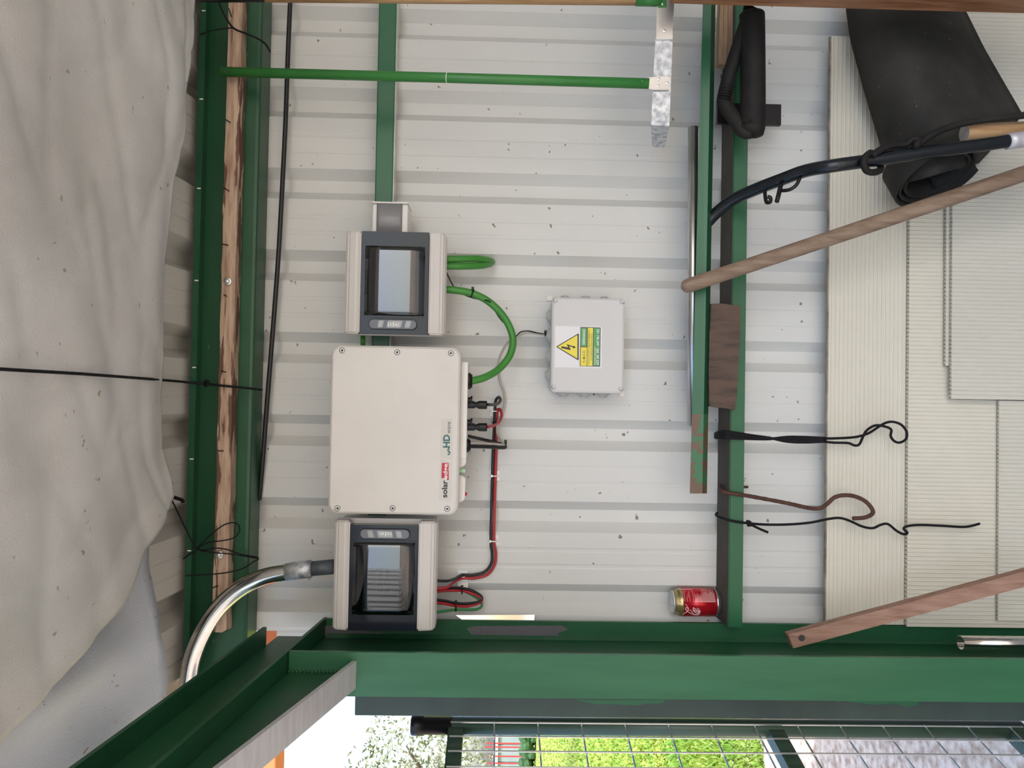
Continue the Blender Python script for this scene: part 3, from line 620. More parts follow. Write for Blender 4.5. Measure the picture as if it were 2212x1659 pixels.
flat('panel_border', (1253, 1296.8, 707, 791.5), 'ink', st, y2, .0003)
for a, m in (((1254.2, 1267.5, 708.3, 748.6), 'sticker_green'), ((1254.2, 1267.5, 750, 790.3), 'sticker_yellow'), ((1269, 1280.6, 708.3, 790.3), 'sticker_yellow'), ((1282, 1295.4, 708.3, 790.3), 'sticker_green')): flat('sticker_panel', a, m, st, y3, .0003)
txt('SERRANO', 1258.5, 1264, 711, 745, 'white_print', st, y4); txt('A.M.E.R.', 1258.5, 1264, 756, 784, 'ink_soft', st, y4)
txt('APLICACIONES Y MANTENIMIENTO', 1270.2, 1274, 711.5, 787.5, 'ink_soft', st, y4); txt('DE ENERGIAS RENOVABLES', 1276, 1279.6, 720, 779, 'ink_soft', st, y4)
txt('653 281 395 - 647 961 182', 1288.5, 1294.2, 711, 788, 'white_print', st, y4); txt('Instalador Autorizado', 1283.5, 1286.5, 750, 788, 'white_print', st, y4)
for a in ((1302, 1308, 718, 771), (1310, 1316, 718, 771), (1318, 1324.5, 718, 771)): flat('moulded_bar', a, 'plastic_grey', t, yj-.0005, .0008)
for px, py in ((1189, 641), (1347, 851)):
    c = P(px, py, -.03); obj('mounting_ear', BX(c.x-.006, c.x+.006, -.006, -.001, c.z-.006, c.z+.006), 'plastic_white', t)
# ------------------------------------------------------------------ drink can
cx = P(1510, 1300.5, -.020).x; cy = -.020; z0 = ZRAIL+.0035; R = .033
t = thing('drink_can', 'red and gold drink can standing on the lower green rail', 'can', (cx, cy, ZRAIL))
zt = P(1437, 1300, cy).z; hh = .115; zg = z0+hh
obj('can_base', LT([(.024, 0), (.026, .001), (.031, .008), (R, .012)], (cx, cy, z0), seg=40), 'alu', t, True)
obj('can_body', LT([(R, .012), (R, .092)], (cx, cy, z0), seg=48), 'can_red', t, True)
obj('can_shoulder', LT([(R, .092), (.0327, .095), (.0275, .109), (.0265, .111)], (cx, cy, z0), seg=48), 'can_gold', t, True)
li = obj('can_lid', LT([(.0265, .111), (.0272, .1125), (.0275, .1145), (.0268, .115), (.0255, .1145), (.0245, .1122), (.022, .1118), (.002, .1118)], (cx, cy, z0), seg=40), 'alu_matt', t, True)
obj('pull_tab', prism(NB(), [Vector((cx+.008*math.cos(a), cy-.005+.013*math.sin(a), z0+.1122)) for a in [i*math.pi/6 for i in range(12)]], (0, 0, .0015)), 'alu', li)
obj('base_rim', LT([(R+.0002, .0115), (R+.0002, .0125)], (cx, cy, z0), seg=48), 'alu', t, True)
def can_pt(cxp, cyp, rr=R+.0002):   # crop coordinates of the printed mark -> point on the can wall
    px, py = 1420+cxp/11.06, 1240+cyp/11.06; q = P(px, py, cy-R*.8); dx = max(-.97, min(.97, (q.x-cx)/R)); return Vector((cx+rr*dx, cy-rr*math.sqrt(1-dx*dx), q.z))
bm = NB()
for l, r in (([(655, 700), (690, 745), (725, 800), (738, 850)], .0009), ([(738, 850), (700, 855), (660, 825), (655, 792), (680, 785), (720, 812)], .0010), ([(668, 835), (715, 885), (770, 925), (850, 960), (920, 978)], .0012), ([(620, 985), (648, 930), (705, 890)], .0009), ([(765, 845), (810, 885), (862, 955)], .0010),
             ([(850, 785), (836, 825), (880, 862), (950, 890), (1000, 900)], .0012), ([(850, 785), (900, 825), (960, 862), (1005, 880)], .0010), ([(930, 795), (975, 830), (1015, 880), (1000, 915)], .0010), ([(838, 850), (890, 905), (950, 935), (1005, 935), (990, 975), (905, 985)], .0011)):
    pts = smooth_path([can_pt(*a) for a in l], 4)
    tube(bm, pts, r*.7, 6, 1)
obj('script_lettering', bm, 'white_print', t, True, label='white script lettering')
bm = NB()
def arc(cxp, y0, y1, r=.00035):
    tube(bm, [can_pt(cxp, y0+(y1-y0)*i/6, R+.0001) for i in range(7)], r, 4, 1)
for cxp, a, b in ((610, 450, 530), (612, 560, 640), (650, 360, 640), (690, 400, 450), (705, 520, 640), (740, 480, 560), (770, 440, 640)): arc(cxp, a, b)
for cxp, a, b in [(900+15*i, 470+(i*37) % 90, 650) for i in range(12)]+[(1085+15*i, 370+(i*53) % 120, 650) for i in range(20)]: arc(cxp, a, b, .0003)
for a in ((860, 340), (860, 640)): arc(a[0], 350, 650, .0007)
tube(bm, [can_pt(840+i*60, 650-0*i) for i in range(10)], .0005, 4, 1); tube(bm, [can_pt(520+i*50, 322) for i in range(8)], .0005, 4, 1)
obj('fine_print', bm, 'can_print', t)
def cyl_warp(q):
    a = (q.x-cx)/.030; f = (q.z-z0-.095)/.014; rr = .0332-(.0055)*max(0, min(1, f)); a = max(-1.5, min(1.5, a)); return Vector((cx+rr*math.sin(a), cy-rr*math.cos(a), q.z))
fit_text('shoulder_lettering', 'SIN CAFEINA', cx+.005, cx+.043, z0+.099, z0+.1035, cy, 'ink', t, warp=cyl_warp)
# ------------------------------------------------------------------ tarpaulin under the roof
TS = .105; TZ = 2.150
e1 = [(428, -60), (424, 0), (412, 150), (400, 290), (382, 420), (374, 540), (368, 640), (363, 740), (359, 830), (360, 930), (365, 1010), (360, 1072)]
fold = [(360, 1072), (338, 1105), (300, 1160), (262, 1225), (228, 1290), (180, 1350), (130, 1410), (80, 1462), (30, 1518), (-30, 1580)]
E = [Pz(a, b, TZ, TS) for a, b in e1]; FO = [Pz(a, b, TZ, TS) for a, b in fold]
E[0:0] = [E[0]+Vector((.45, .03, 0))]
def lerp_curve(c, key, v):     # value of the other horizontal coordinate at v
    c = sorted(c, key=lambda p: p[key])
    if v <= c[0][key]: a, b = c[0], c[1]
    elif v >= c[-1][key]: a, b = c[-2], c[-1]
    else:
        for a, b in zip(c, c[1:]):
            if a[key] <= v <= b[key]: break
    f = (v-a[key])/(b[key]-a[key]+1e-9); o = 1-key; return a[o]+(b[o]-a[o])*f
def tarp_z(x, y, seed=0.0):
    q = Vector((x*2.1+seed, y*2.6, seed)); z = TZ-TS*y + .018*noise.noise(q) + .008*noise.noise(q*2.7)
    z -= .012*abs(noise.noise(Vector((x*3.0+y*5.0, y*.7-x*1.2, 4.0+seed))))
    z += .006*(1-abs(noise.noise(Vector((x*1.1+y*9.0, y*2.0+x*2.6, 7.0+seed)))))**6 + .0035*(1-abs(noise.noise(Vector((x*9-y*4.0, y*3.0+x*1.6, 17.0+seed)))))**8
    return z
XF = [p.x for p in FO]; xright = 1.0
bm = NB(); rows = []; NS, NX = 130, 130
for i in range(NS+1):
    sfr = (i/NS)**1.3; row = []
    for j in range(NX+1):
        u = j/NX
        # left border follows the fold; first row follows the tied edge
        y_edge_guess = E[-1].y; s = sfr*2.0
        yv = FO[0].y - s; xl0 = lerp_curve(FO, 1, yv) if s > 0 else FO[0].x
        xl0 = max(xl0, -.80); x = xl0+(xright-xl0)*u
        ye = lerp_curve(E, 0, x) if x > E[-1].x else E[-1].y
        y = ye - s if x > E[-1].x else yv
        y = (ye-s)*min(1, max(0, (x-xl0)/.3)) + yv*(1-min(1, max(0, (x-xl0)/.3)))
        z = tarp_z(x, y) - .020*math.exp(-((x-xl0)/.06)**2) + .012*math.exp(-(s/.04)**2)
        z -= .045*math.exp(-((x+.32)/.17)**2)*math.exp(-((s-.45)/.3)**2)
        row.append(bm.verts.new((x, y, z)))
    rows.append(row)
for a, b in zip(rows, rows[1:]):
    for j in range(NX): bm.faces.new((a[j], a[j+1], b[j+1], b[j]))
t = thing('tarpaulin', 'dirty white fabric tarpaulin slung under the roof sheets', 'tarpaulin', (E[5].x, E[5].y, TZ))
o = obj('sheet', bm, 'tarp', t, True); md = o.modifiers.new('thickness', 'SOLIDIFY'); md.thickness = .0012
e2 = [(362, 1060), (352, 1105), (333, 1165), (325, 1210), (327, 1260), (334, 1320), (341, 1370), (352, 1425), (354, 1470), (350, 1540)]
T2 = TZ+.012; E2 = [Pz(a, b, T2, TS) for a, b in e2]
bm = NB(); rows = []
for i in range(41):
    s = (i/40)**1.2*1.9; row = []
    for j in range(31):
        x = -.78+(E2[0].x+.02+.78)*j/30
        ye = lerp_curve(E2, 0, x); y = ye-s; z = tarp_z(x, y, 9.0)+.014-.030*noise.noise(Vector((x*9, s*2.0, 2.0)))*min(1, s*5) - .02*math.exp(-(s/.05)**2)
        row.append(bm.verts.new((x, y, z+.012)))
    rows.append(row)
for a, b in zip(rows, rows[1:]):
    for j in range(30): bm.faces.new((a[j], a[j+1], b[j+1], b[j]))
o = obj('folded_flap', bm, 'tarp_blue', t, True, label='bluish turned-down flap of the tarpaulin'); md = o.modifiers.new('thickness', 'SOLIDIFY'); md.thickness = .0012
# cords on the tarpaulin and purlin
def cord(label, pts, r, name='cord', cat='cord', m='black_cord', seg=7, k=4, extra=()):
    q = [P(*a) for a in pts]
    if not extra: return tag(obj(name, TB(q, r, seg, k), m, None, True), label, cat)
    t = thing(name, label, cat, q[0]); obj('strand', TB(q, r, seg, k), m, t, True)
    for nm, e, rr in extra: obj(nm, TB([P(*a) for a in e], rr, seg, k), m, t, True)
    return t
yp = -.125
def tz(px, py): p = Pz(px, py, TZ-.02, TS); return p.y
cord('black cord strung across the tarpaulin and knotted at the purlin', [(-40, 795, tz(-40, 795)), (60, 801, tz(60, 801)), (180, 808, tz(180, 808)), (300, 817, tz(300, 817)), (375, 823, -.17), (440, 829, yp-.003), (470, 832, yp), (530, 838, -.118), (566, 842, -.08)], .0028, extra=[('knot', [(440, 830, yp), (446, 822, yp-.008), (452, 828, yp-.01), (444, 834, yp-.008), (440, 828, yp)], .003)])
cord('black string looping over the batten at the torn tarpaulin corner', [(360, 1068, -.17), (372, 1082, -.16), (395, 1130, -.14), (422, 1182, yp-.004), (430, 1186, yp-.006), (412, 1196, yp), (396, 1207, -.121)], .0018, extra=[('loop', [(424, 1186, yp-.004), (450, 1160, yp-.004), (480, 1136, -.13), (502, 1129, -.13), (515, 1134, -.125), (517, 1148, -.122), (505, 1162, -.122), (480, 1168, -.125), (450, 1172, -.127), (426, 1184, yp)], .0015),
      ('loop', [(428, 1188, yp), (445, 1188, yp), (465, 1184, -.128), (490, 1187, -.128), (520, 1197, -.11), (558, 1205, -.085), (545, 1215, -.09), (525, 1228, -.10), (490, 1237, -.128), (450, 1241, -.127), (400, 1244, -.122)], .0015), ('loop', [(435, 1190, yp), (462, 1194, -.128), (500, 1197, -.12), (555, 1206, -.085)], .0014), ('knot', [(360, 1066, -.17), (375, 1074, -.17), (392, 1080, -.17), (396, 1085, -.172)], .004)])
cord('black string tied over the batten at the top of the picture', [(464, -20, -.14), (478, 18, -.13), (492, 45, -.125), (506, 62, -.122), (530, 72, -.12), (560, 85, -.11), (575, 97, -.09), (584, 113, -.08)], .0022, extra=[('tail', [(432, 74, -.124), (455, 67, -.126), (480, 62, -.126), (506, 60, -.125)], .0014)])
# ------------------------------------------------------------------ levelling rake with galvanised head (right of the wall)
t = thing('yard_rake', 'green and wooden handled rake with a galvanised box head', 'rake', P(1430, 180, -.2))
yh = -.25
bm = NB(); fa = [bm.verts.new(P(a, b, yh)) for a, b in ((1430, -200), (1464, -200), (1446, 272), (1406, 270))]; fb = [bm.verts.new(P(a, b, yh+.143)) for a, b in ((1432, -120), (1452, -120), (1436, 320), (1408, 317))]
bm.faces.new(fa); bm.faces.new(fb[::-1])
for i in range(4): bm.faces.new((fa[i], fb[i], fb[(i+1) % 4], fa[(i+1) % 4]))
bmesh.ops.bevel(bm, geom=bm.edges[:], offset=.0015, segments=2, affect='EDGES'); obj('head', bm, 'galvanised', t)
obj('head_plate', prism(NB(), [P(a, b, yh-.003) for a, b in ((1421, -60), (1454, -60), (1453, 85), (1417, 85))], (0, .003, 0)), 'zinc', t)
tb = obj('tab', prism(NB(), [P(a, b, yh-.006) for a, b in ((1423, 58), (1447, 57), (1453, 84), (1418, 84))], (0, .0025, 0)), 'zinc', t)
obj('rivet', LT([(.0038, 0), (.0034, .0015), (.001, .002)], P(1435, 67, yh-.006), (0, -1, 0), 14), 'zinc', tb)
q0, q1, q2 = P(480, 155, -.135), P(965, 168, -.205), P(1402, 180.5, -.262)
b = obj('brace_tube', TB([q0, q1, q2], .0108, 18, 1), 'green_bright', t, True, label='green painted steel tube')
obj('tube_joint', TB([q1, q1+(q2-q1)*.003], .0110, 18, 1), 'tie_white', b)
c = P(487, 155, -.147); obj('screw_hole', LT([(.0022, 0), (.0022, .0006)], c, (0, -1, 0), 12), 'ink', b)
c = P(1387, 176, -.272); obj('rivet', LT([(.003, 0), (.0026, .0015), (.001, .002)], c, (0, -1, 0), 12), 'green_bright', b)
br = obj('bracket', prism(NB(), [P(a, b_, yh-.006) for a, b_ in ((1398, 168), (1411, 166), (1448, 165), (1447, 194), (1410, 194), (1398, 191))], (0, .004, 0), bev=.001), 'chrome_dull', t)
for px, py in ((1423, 171), (1441, 180), (1422, 186)): obj('rivet', LT([(.0032, 0), (.003, .0015), (.001, .002)], P(px, py, yh-.006), (0, -1, 0), 12), 'zinc', br)
obj('wooden_handle', TB([P(540, -10, yh), P(1380, -3, yh)], .0135, 18, 1), 'pole_wood', t, True)
obj('rubber_grip', TB([P(430, -11, yh), P(572, -10, yh)], .0140, 16, 1), 'black_plastic', t, True)
obj('ferrule', TB([P(1374, -3, yh), P(1428, -2, yh-.004)], .0150, 18, 1), 'green_bright', t, True)
obj('rivet', LT([(.003, 0), (.0026, .0015), (.001, .002)], P(1431, 9, yh-.006), (0, -1, 0), 12), 'zinc', t)
obj('ferrule_tab', prism(NB(), [P(a, b_, yh-.006) for a, b_ in ((1420, -30), (1440, -30), (1440, 15), (1422, 15))], (0, .003, 0)), 'green_bright', t)
# timber beam along the right of the wall
q = [P(1446, 9, -.29), P(2300, 33, -.29)]
bm = NB(); prism(bm, [q[0], q[1], q[1]+Vector((.09, 0, 0)), q[0]+Vector((.09, 0, 0))], (0, -.06, 0), bev=.003); tag(obj('timber_beam', bm, 'beam_wood'), 'reddish brown timber beam along the edge above the rubber mat', 'beam')
# loose channel, tube, offcuts on the lower rail
t = thing('steel_channel', 'loose green steel channel with a rusty end lying above the lower rail', 'channel', P(1510, 1060, -.11))
def bar(pts0, py0, pts1, py1):       # sections as (px, depth) lists at two image rows
    bm = NB(); a = [bm.verts.new(P(x, py0, y)) for x, y in pts0]; b = [bm.verts.new(P(x, py1, y)) for x, y in pts1]; n = len(a)
    bm.faces.new(a); bm.faces.new(b[::-1])
    for i in range(n): bm.faces.new((a[i], b[i], b[(i+1) % n], a[(i+1) % n]))
    return bm
S0 = [(1519, -.118), (1537, -.122), (1537, -.118), (1519, -.114)]; L0 = [(1537, -.122), (1546, -.100), (1544, -.098), (1535, -.118)]
def mixp(A, B, f): return [(a[0]+(b[0]-a[0])*f, a[1]) for a, b in zip(A, B)]
S1 = [(1490, -.118), (1517, -.122), (1517, -.118), (1490, -.114)]; L1 = [(1517, -.122), (1527, -.100), (1525, -.098), (1515, -.118)]
f = (895+20)/(1065+20)
obj('face', bar(S0, -20, mixp(S0, S1, f), 895), 'green_rail', t); obj('lip', bar(L0, -20, mixp(L0, L1, f), 895), 'green_dark', t)
obj('rusty_end', bar(mixp(S0, S1, f), 895, S1, 1066), 'green_rust', t); obj('rusty_lip', bar(mixp(L0, L1, f), 895, L1, 1066), 'green_rust', t)
tag(obj('aluminium_tube', TB([P(1497, 275, -.098), P(1496, 920, -.090)], S(11, -.09), 18, 1), 'chrome_dull', None, True), 'dull aluminium tube behind the loose green channel', 'tube')
bm = NB(); ou = [(1536, 656), (1560, 655), (1600, 661), (1599, 720), (1594, 800), (1592, 850), (1588, 886), (1570, 882), (1552, 880), (1532, 877), (1531, 800), (1533, 720)]
prism(bm, [P(a, b, -.112) for a, b in ou], (0, .024, 0), bev=.0015); tag(obj('wood_offcut', bm, 'old_wood'), 'rough dark brown board offcut propped on the lower green rail', 'board')
t = thing('wood_strip', 'pale grooved wood strip behind the black padded handle', 'wood strip', P(1570, 150, -.09))
for a, b_, dy in ((1555, 1563, .0), (1564, 1572, -.004), (1573, 1583, .0)):
    obj('strip_rib', prism(NB(), [P(a+1, -10, -.105+dy), P(b_+1, -10, -.105+dy), P(b_-2, 138, -.105+dy), P(a-3, 140, -.105+dy)], (0, .022, 0)), 'strip_wood', t)
# black padded handle with wall bracket
t = thing('padded_handle', 'black foam padded D-shaped handle in front of the lower rail', 'handle', P(1600, 200, -.16))
bm = NB(); tube(bm, [P(1624, 27, -.17), P(1624, 34, -.17), P(1625, 44, -.17), P(1626, 150, -.17), P(1626, 262, -.17), P(1624, 280, -.17), P(1620, 293, -.17)], .0275, 20, 3, rf=lambda f: min(1, (.35+f*9) if f < .1 else 1, (.40+(1-f)*6)))
obj('cross_grip', bm, 'foam', t, True)
obj('arm', TB([P(1612, 48, -.165), P(1600, 85, -.16), P(1585, 130, -.155), P(1572, 175, -.15), P(1565, 205, -.145), P(1562, 222, -.14)], .0155, 16, 3), 'foam', t, True)
obj('arm', TB([P(1562, 215, -.14), P(1572, 236, -.145), P(1588, 258, -.155), P(1606, 283, -.165), P(1622, 284, -.17)], .0160, 16, 3), 'foam', t, True)
bm = NB()
for i in range(6):
    a = P(1570-i*1.2, 186+i*5.5, -.149); d = (P(1562, 222, -.14)-P(1572, 175, -.15)).normalized(); lathe(bm, [(.0153, -.0012), (.0166, 0), (.0153, .0012)], a, d, 16)
obj('grip_ridge', bm, 'foam', t, True)
X0, X1, Z0, Z1 = rect(1548, 1686, 225, 270, -.09)
obj('bracket', BX(X0, X1, -.095, -.083, Z0, Z1, bev=.001), 'black_plastic', t)
for px, py in ((1680, 230), (1680, 266)): obj('bracket_hole', LT([(.002, 0), (.002, .0005)], P(px, py, -.095), (0, -1, 0), 10), 'foam', t)
# ------------------------------------------------------------------ polycarbonate sheets
def flute_panel(name, label, x0, x1, z0, z1, y, th, step, vertical, m, lean=0.0):
    t = thing(name, label, 'plastic sheet', ((x0+x1)/2, y, z0)); bm = NB()
    box(bm, x0, x1, y, y+th, z0, z1); o = obj('sheet', bm, m, t)
    bm = NB(); a = z0 if not vertical else x0; e = z1 if not vertical else x1; q = a+step
    while q < e-step*.3:
        if vertical: prism(bm, [(q-.0019, y, z0), (q+.0019, y, z0), (q, y-.0013, z0)], (0, 0, z1-z0))
        else: prism(bm, [(x0, y, q-.0019), (x0, y, q+.0019), (x0, y-.0013, q)], (x1-x0, 0, 0))
        q += step
    fl = obj('flute_ridges', bm, m, t); fl['kind'] = 'stuff'
    bm = NB()
    if not vertical: box(bm, x0, x1, y-.0006, y+th+.0006, z1-.0025, z1+.0005)
    else:
        q = x0
        while q < x1-.004: box(bm, q+.001, q+.0035, y+.0004, y+th-.0004, z1-.001, z1+.0012); q += step
    ed = obj('cut_edge', bm, 'poly_edge', t); ed['kind'] = 'stuff'
    return t
ya = -.050
xA1 = P(1800, 78, ya).x
flute_panel('polycarbonate_sheet', 'cream twin-wall sheet with level flutes leaning on the wall', XEND+.001, xA1, P(1990, 1000, ya).z, P(1786, 900, ya).z, ya, .008, S(9.2, ya), False, 'poly')
yB = -.064
flute_panel('polycarbonate_sheet', 'cream twin-wall sheet with upright flutes standing on the floor', XEND+.001, 1.2, .021, P(1962, 900, yB).z, yB, .010, S(9.0, yB), True, 'poly')
yC = -.088; xC0, xC1 = P(2100, 862, yC).x, 1.2
flute_panel('polycarbonate_sheet', 'shorter twin-wall sheet under the long wooden handle, frontmost layer', xC0, xC1, .021, P(2056, 700, yC).z, yC, .008, S(9.0, yC), True, 'poly_cool')
flute_panel('polycarbonate_sheet', 'narrow twin-wall sheet edge peeking above the shorter front sheet', P(2060, 790, yC+.011).x, 1.0, .021, P(2043, 700, yC+.011).z, yC+.011, .007, S(9.0, yC), True, 'poly_cool')
yD = -.076; flute_panel('polycarbonate_sheet', 'greyish low twin-wall sheet beside the wooden plank', -.50, xC0-.002, .021, P(2158, 950, yD).z, yD, .006, S(9.0, yD), True, 'poly_cool')
# ------------------------------------------------------------------ rubber mat roll
lc = [(1822, -70), (1829, 22), (1838, 85), (1866, 190), (1898, 295), (1932, 402)]; rc = [(2040, -70), (2085, 26), (2124, 105), (2166, 178), (2208, 250), (2112, 352)]
def curve_at(c, f):
    k = f*(len(c)-1); i = min(int(k), len(c)-2); g = k-i; return (c[i][0]+(c[i+1][0]-c[i][0])*g, c[i][1]+(c[i+1][1]-c[i][1])*g)
t = thing('rubber_mat', 'black rubber mat loosely rolled into a tube hanging by the timber beam', 'rubber mat', P(2020, 385, -.15))
bm = NB(); rows = []; NU = 14
for i in range(25):
    f = i/24; a = curve_at(lc, f); b = curve_at(rc, f); row = []
    for j in range(NU+1):
        g = j/NU; y = -.100-(.050+.110*f)*math.sin(math.pi*g)**.8; row.append(bm.verts.new(P(a[0]+(b[0]-a[0])*g, a[1]+(b[1]-a[1])*g, y)))
    rows.append(row)
for a, b in zip(rows, rows[1:]):
    for j in range(NU): bm.faces.new((a[j], a[j+1], b[j+1], b[j]))
o = obj('outer_wrap', bm, 'rubber_mat', t, True); md = o.modifiers.new('thickness', 'SOLIDIFY'); md.thickness = .005; md.offset = 0
axd = (P(2020, 385, -.12)-P(1985, 200, -.12)).normalized()
cen = P(2022, 384, -.180); uu = (P(2110, 364, -.18)-P(1935, 404, -.18)).normalized(); vv = axd.cross(uu).normalized()
axd = (axd - uu*axd.dot(uu)).normalized(); ww = (axd*.42+Vector((0, .9, 0))).normalized(); axd = (axd*.9+Vector((0, -.42, 0))).normalized()
bm = NB(); prev = None; turns = 3.2
for i in range(int(turns*28)+1):
    a = i*2*math.pi/28; rr = .094-.012*a/(2*math.pi)+.004*noise.noise(Vector((a*.7, 2, 1)))
    q = cen+uu*rr*math.cos(a)+ww*rr*math.sin(a)
    d = axd*(.006-.004*a/6.28+.003*noise.noise(Vector((a*1.3, 5, 1))))
    s = [bm.verts.new(q+d), bm.verts.new(q-axd*.06)]
    if prev: bm.faces.new((prev[0], s[0], s[1], prev[1]))
    prev = s
o = obj('spiral_layer', bm, 'rubber_mat', t, True); md = o.modifiers.new('thickness', 'SOLIDIFY'); md.thickness = .005; md.offset = 0
# ------------------------------------------------------------------ long tools
t = thing('bent_tool_bar', 'dark navy painted bent steel bar with welded hooks crossing the sheets', 'steel bar', P(1740, 367, -.23))
yq = -.29
obj('bar', TB([P(a, b, c) for a, b, c in ((1515, 495, -.088), (1530, 478, -.092), (1556, 452, -.108), (1590, 428, -.135), (1640, 406, -.175), (1690, 387, -.215), (1740, 369, -.25), (1800, 358, yq), (1880, 347, yq), (2000, 329, yq), (2120, 313, yq), (2182, 304, yq))], S(14.5, yq), 18, 4), 'navy_paint', t, True)
obj('worn_end', TB(PX([(2176, 306), (2215, 300), (2300, 287)], yq), S(17.5, yq), 18, 2), 'bare_steel', t, True)
obj('hook', TB([P(1652, 405, -.188), P(1653, 425, -.198), P(1656, 437, -.203), P(1664, 436, -.21), P(1664, 427, -.212), P(1658, 425, -.21)], .0042, 8, 3), 'black_plastic', t, True)
obj('hook', TB([P(1688, 395, -.226), P(1684, 412, -.232), P(1678, 436, -.238)], .0050, 8, 2), 'black_plastic', t, True)
obj('hook', TB([P(1688, 412, -.232), P(1705, 410, -.245), P(1720, 400, -.25), P(1728, 384, -.25)], .0038, 8, 3), 'black_plastic', t, True)
cord('flat black rubber strap tied round the dark bent bar', [(1884, 336, yq-.016), (1905, 322, yq-.01), (1930, 314, yq), (1958, 311, yq), (1972, 300, yq-.006), (1984, 304, yq-.01), (1976, 316, yq-.01), (1990, 308, yq), (2012, 292, yq), (2050, 275, yq), (2110, 261, yq), (2230, 247, yq)], .0072, 'rubber_strap', 'strap', 'foam', 8, 4, [('strap_loop', [(1880, 330, yq-.012), (1868, 340, yq-.020), (1866, 356, yq-.022), (1874, 370, yq-.018), (1890, 372, yq-.008), (1902, 366, yq+.01), (1898, 345, yq+.02), (1886, 333, yq+.01), (1880, 330, yq-.012)], .0070)])
a, b = P(2083, 288, yq+.03), P(2300, 278, yq+.03)
t = thing('wooden_pole', 'pale round wooden pole end above the dark bent bar', 'pole', a)
obj('shaft', TB([a, a+(b-a)*.01, b], S(19.5, yq+.03), 22, 1), 'pole_wood', t, True)
d = (b-a).normalized(); obj('end_face', LT([(.0186, .0), (.0180, .0008), (.001, .001)], a+d*.0004, -d, 22), 'grey_wire', t)
a, b = P(1472, 622, -.155), P(2320, 339, -.26)
obj_ = TB([a+(b-a)*f for f in (0, .003, .010, .02, .05, .3, 1)], .0168, 20, 1, rf=lambda f: 1)
bm = NB(); L = b-a; pts = [(0, .25), (.004, .65), (.010, .88), (.018, .98), (.03, 1), (.5, 1.03), (1, 1.05)]; d = L.normalized(); lathe(bm, [(.0162*r, L.length*f) for f, r in pts], a, d, 20)
obj_.free(); tag(obj('wooden_pole', bm, 'handle_wood', None, True), 'long weathered round wooden pole slanting across the lower rail', 'pole')
# wires and hooks on the lower rail
yr = yl-.006
t = thing('wire_bundle', 'bundle of twisted black wire tied round the lower rail ending in a loop', 'wire', P(1550, 942, -.06))
for i, off in enumerate((-7, -2.5, 2.5, 7)):
    obj('wire_strand', TB([P(1552, 940, -.004), P(1545, 941+off*.6, -.04), P(1562, 939+off, yr), P(1590, 941+off*.8, yr-.002*i), P(1620, 944+off*.55, yr-.002*(i % 2)), P(1660, 947+off*.2, yr-.003*(i % 2)), P(1700, 949-off*.7, yr), P(1740, 950-off*.8, yr), P(1784, 950-off*.5, yr)], .0033, 7, 4), 'black_cord', t, True)
obj('wire_loop', TB(PX([(1770, 947), (1800, 947), (1840, 945), (1862, 941), (1880, 934), (1898, 922), (1912, 914), (1928, 911), (1946, 917), (1958, 932), (1957, 948), (1944, 956), (1932, 953), (1924, 942), (1925, 928), (1910, 921), (1890, 919), (1872, 930), (1864, 944), (1856, 960), (1845, 962), (1832, 957), (1800, 956), (1770, 953)], yr), .0030, 7, 4), 'black_cord', t, True)
bm = NB(); pts = smooth_path([P(1556, 1050, -.02), P(1557, 1058, -.06)]+PX([(1570, 1064), (1620, 1072), (1700, 1087), (1745, 1097), (1770, 1098), (1786, 1089), (1802, 1075), (1822, 1070), (1845, 1072), (1868, 1082), (1883, 1098), (1884, 1110), (1868, 1118), (1842, 1120)], yr-.001), 12)
tube(bm, pts, .0046, 9, 1, rf=lambda f: 1.0+.10*(math.sin(f*420) > .3))
t = thing('rebar_hook', 'rusty brown ribbed rebar hook hanging from the lower rail', 'hook', P(1557, 1058, -.06)); obj('hook_rod', bm, 'rust', t, True); obj('rod_stub', TB([P(1600, 1052, -.03), P(1616, 1052, -.03)], .003, 8, 1), 'rust', t)
cord('single black cord knotted on the lower rail trailing over the sheets', [(1549, 1108, -.02), (1547, 1113, -.06), (1562, 1120, yr), (1590, 1127, yr), (1615, 1130, yr), (1650, 1133, yr), (1700, 1133, yr), (1750, 1129, yr), (1790, 1121, yr), (1815, 1119, yr), (1838, 1126, yr), (1862, 1137, yr), (1885, 1141, yr), (1902, 1134, yr), (1918, 1132, yr), (1936, 1146, yr), (1952, 1154, yr), (1960, 1151, yr), (1952, 1142, yr), (1962, 1136, yr), (1990, 1134, yr), (2040, 1136, yr), (2085, 1138, yr), (2116, 1131, yr)], .0030, extra=[('cord_end', [(1612, 1129, yr-.003), (1622, 1133, yr-.004), (1640, 1142, yr), (1659, 1150, yr)], .0030), ('knot', [(1612, 1126, yr-.004), (1620, 1128, yr-.006), (1622, 1134, yr-.006), (1614, 1134, yr-.005)], .0036)])
# plank and chromed pipe standing in the column
t = thing('wooden_plank', 'narrow brown wooden plank with a drilled hole slanting from the column', 'plank', P(1708, 1386, -.2))
bm = NB(); prism(bm, [P(1703, 1371, -.20), P(1714, 1401, -.20), P(2300, 1245, -.245), P(2300, 1211, -.245)], (0, .022, 0), bev=.0008); obj('board', bm, 'plank_wood', t)
obj('drilled_hole', LT([(.0070, -.004), (.0070, .0006)], P(1732, 1378, -.2022), (0, -1, 0), 18), 'ink', t)
t = thing('chrome_pipe', 'shiny chromed pipe standing in the recess of the green column', 'pipe', P(2070, 1390, -.17))
a, b = P(2075, 1389, -.165), P(2320, 1391, -.165); bm = NB(); d = b-a; lathe(bm, [(.0135, 0.02), (.0135, 0), (.0160, 0), (.0160, d.length)], a, d, 24); obj('tube', bm, 'chrome', t, True)
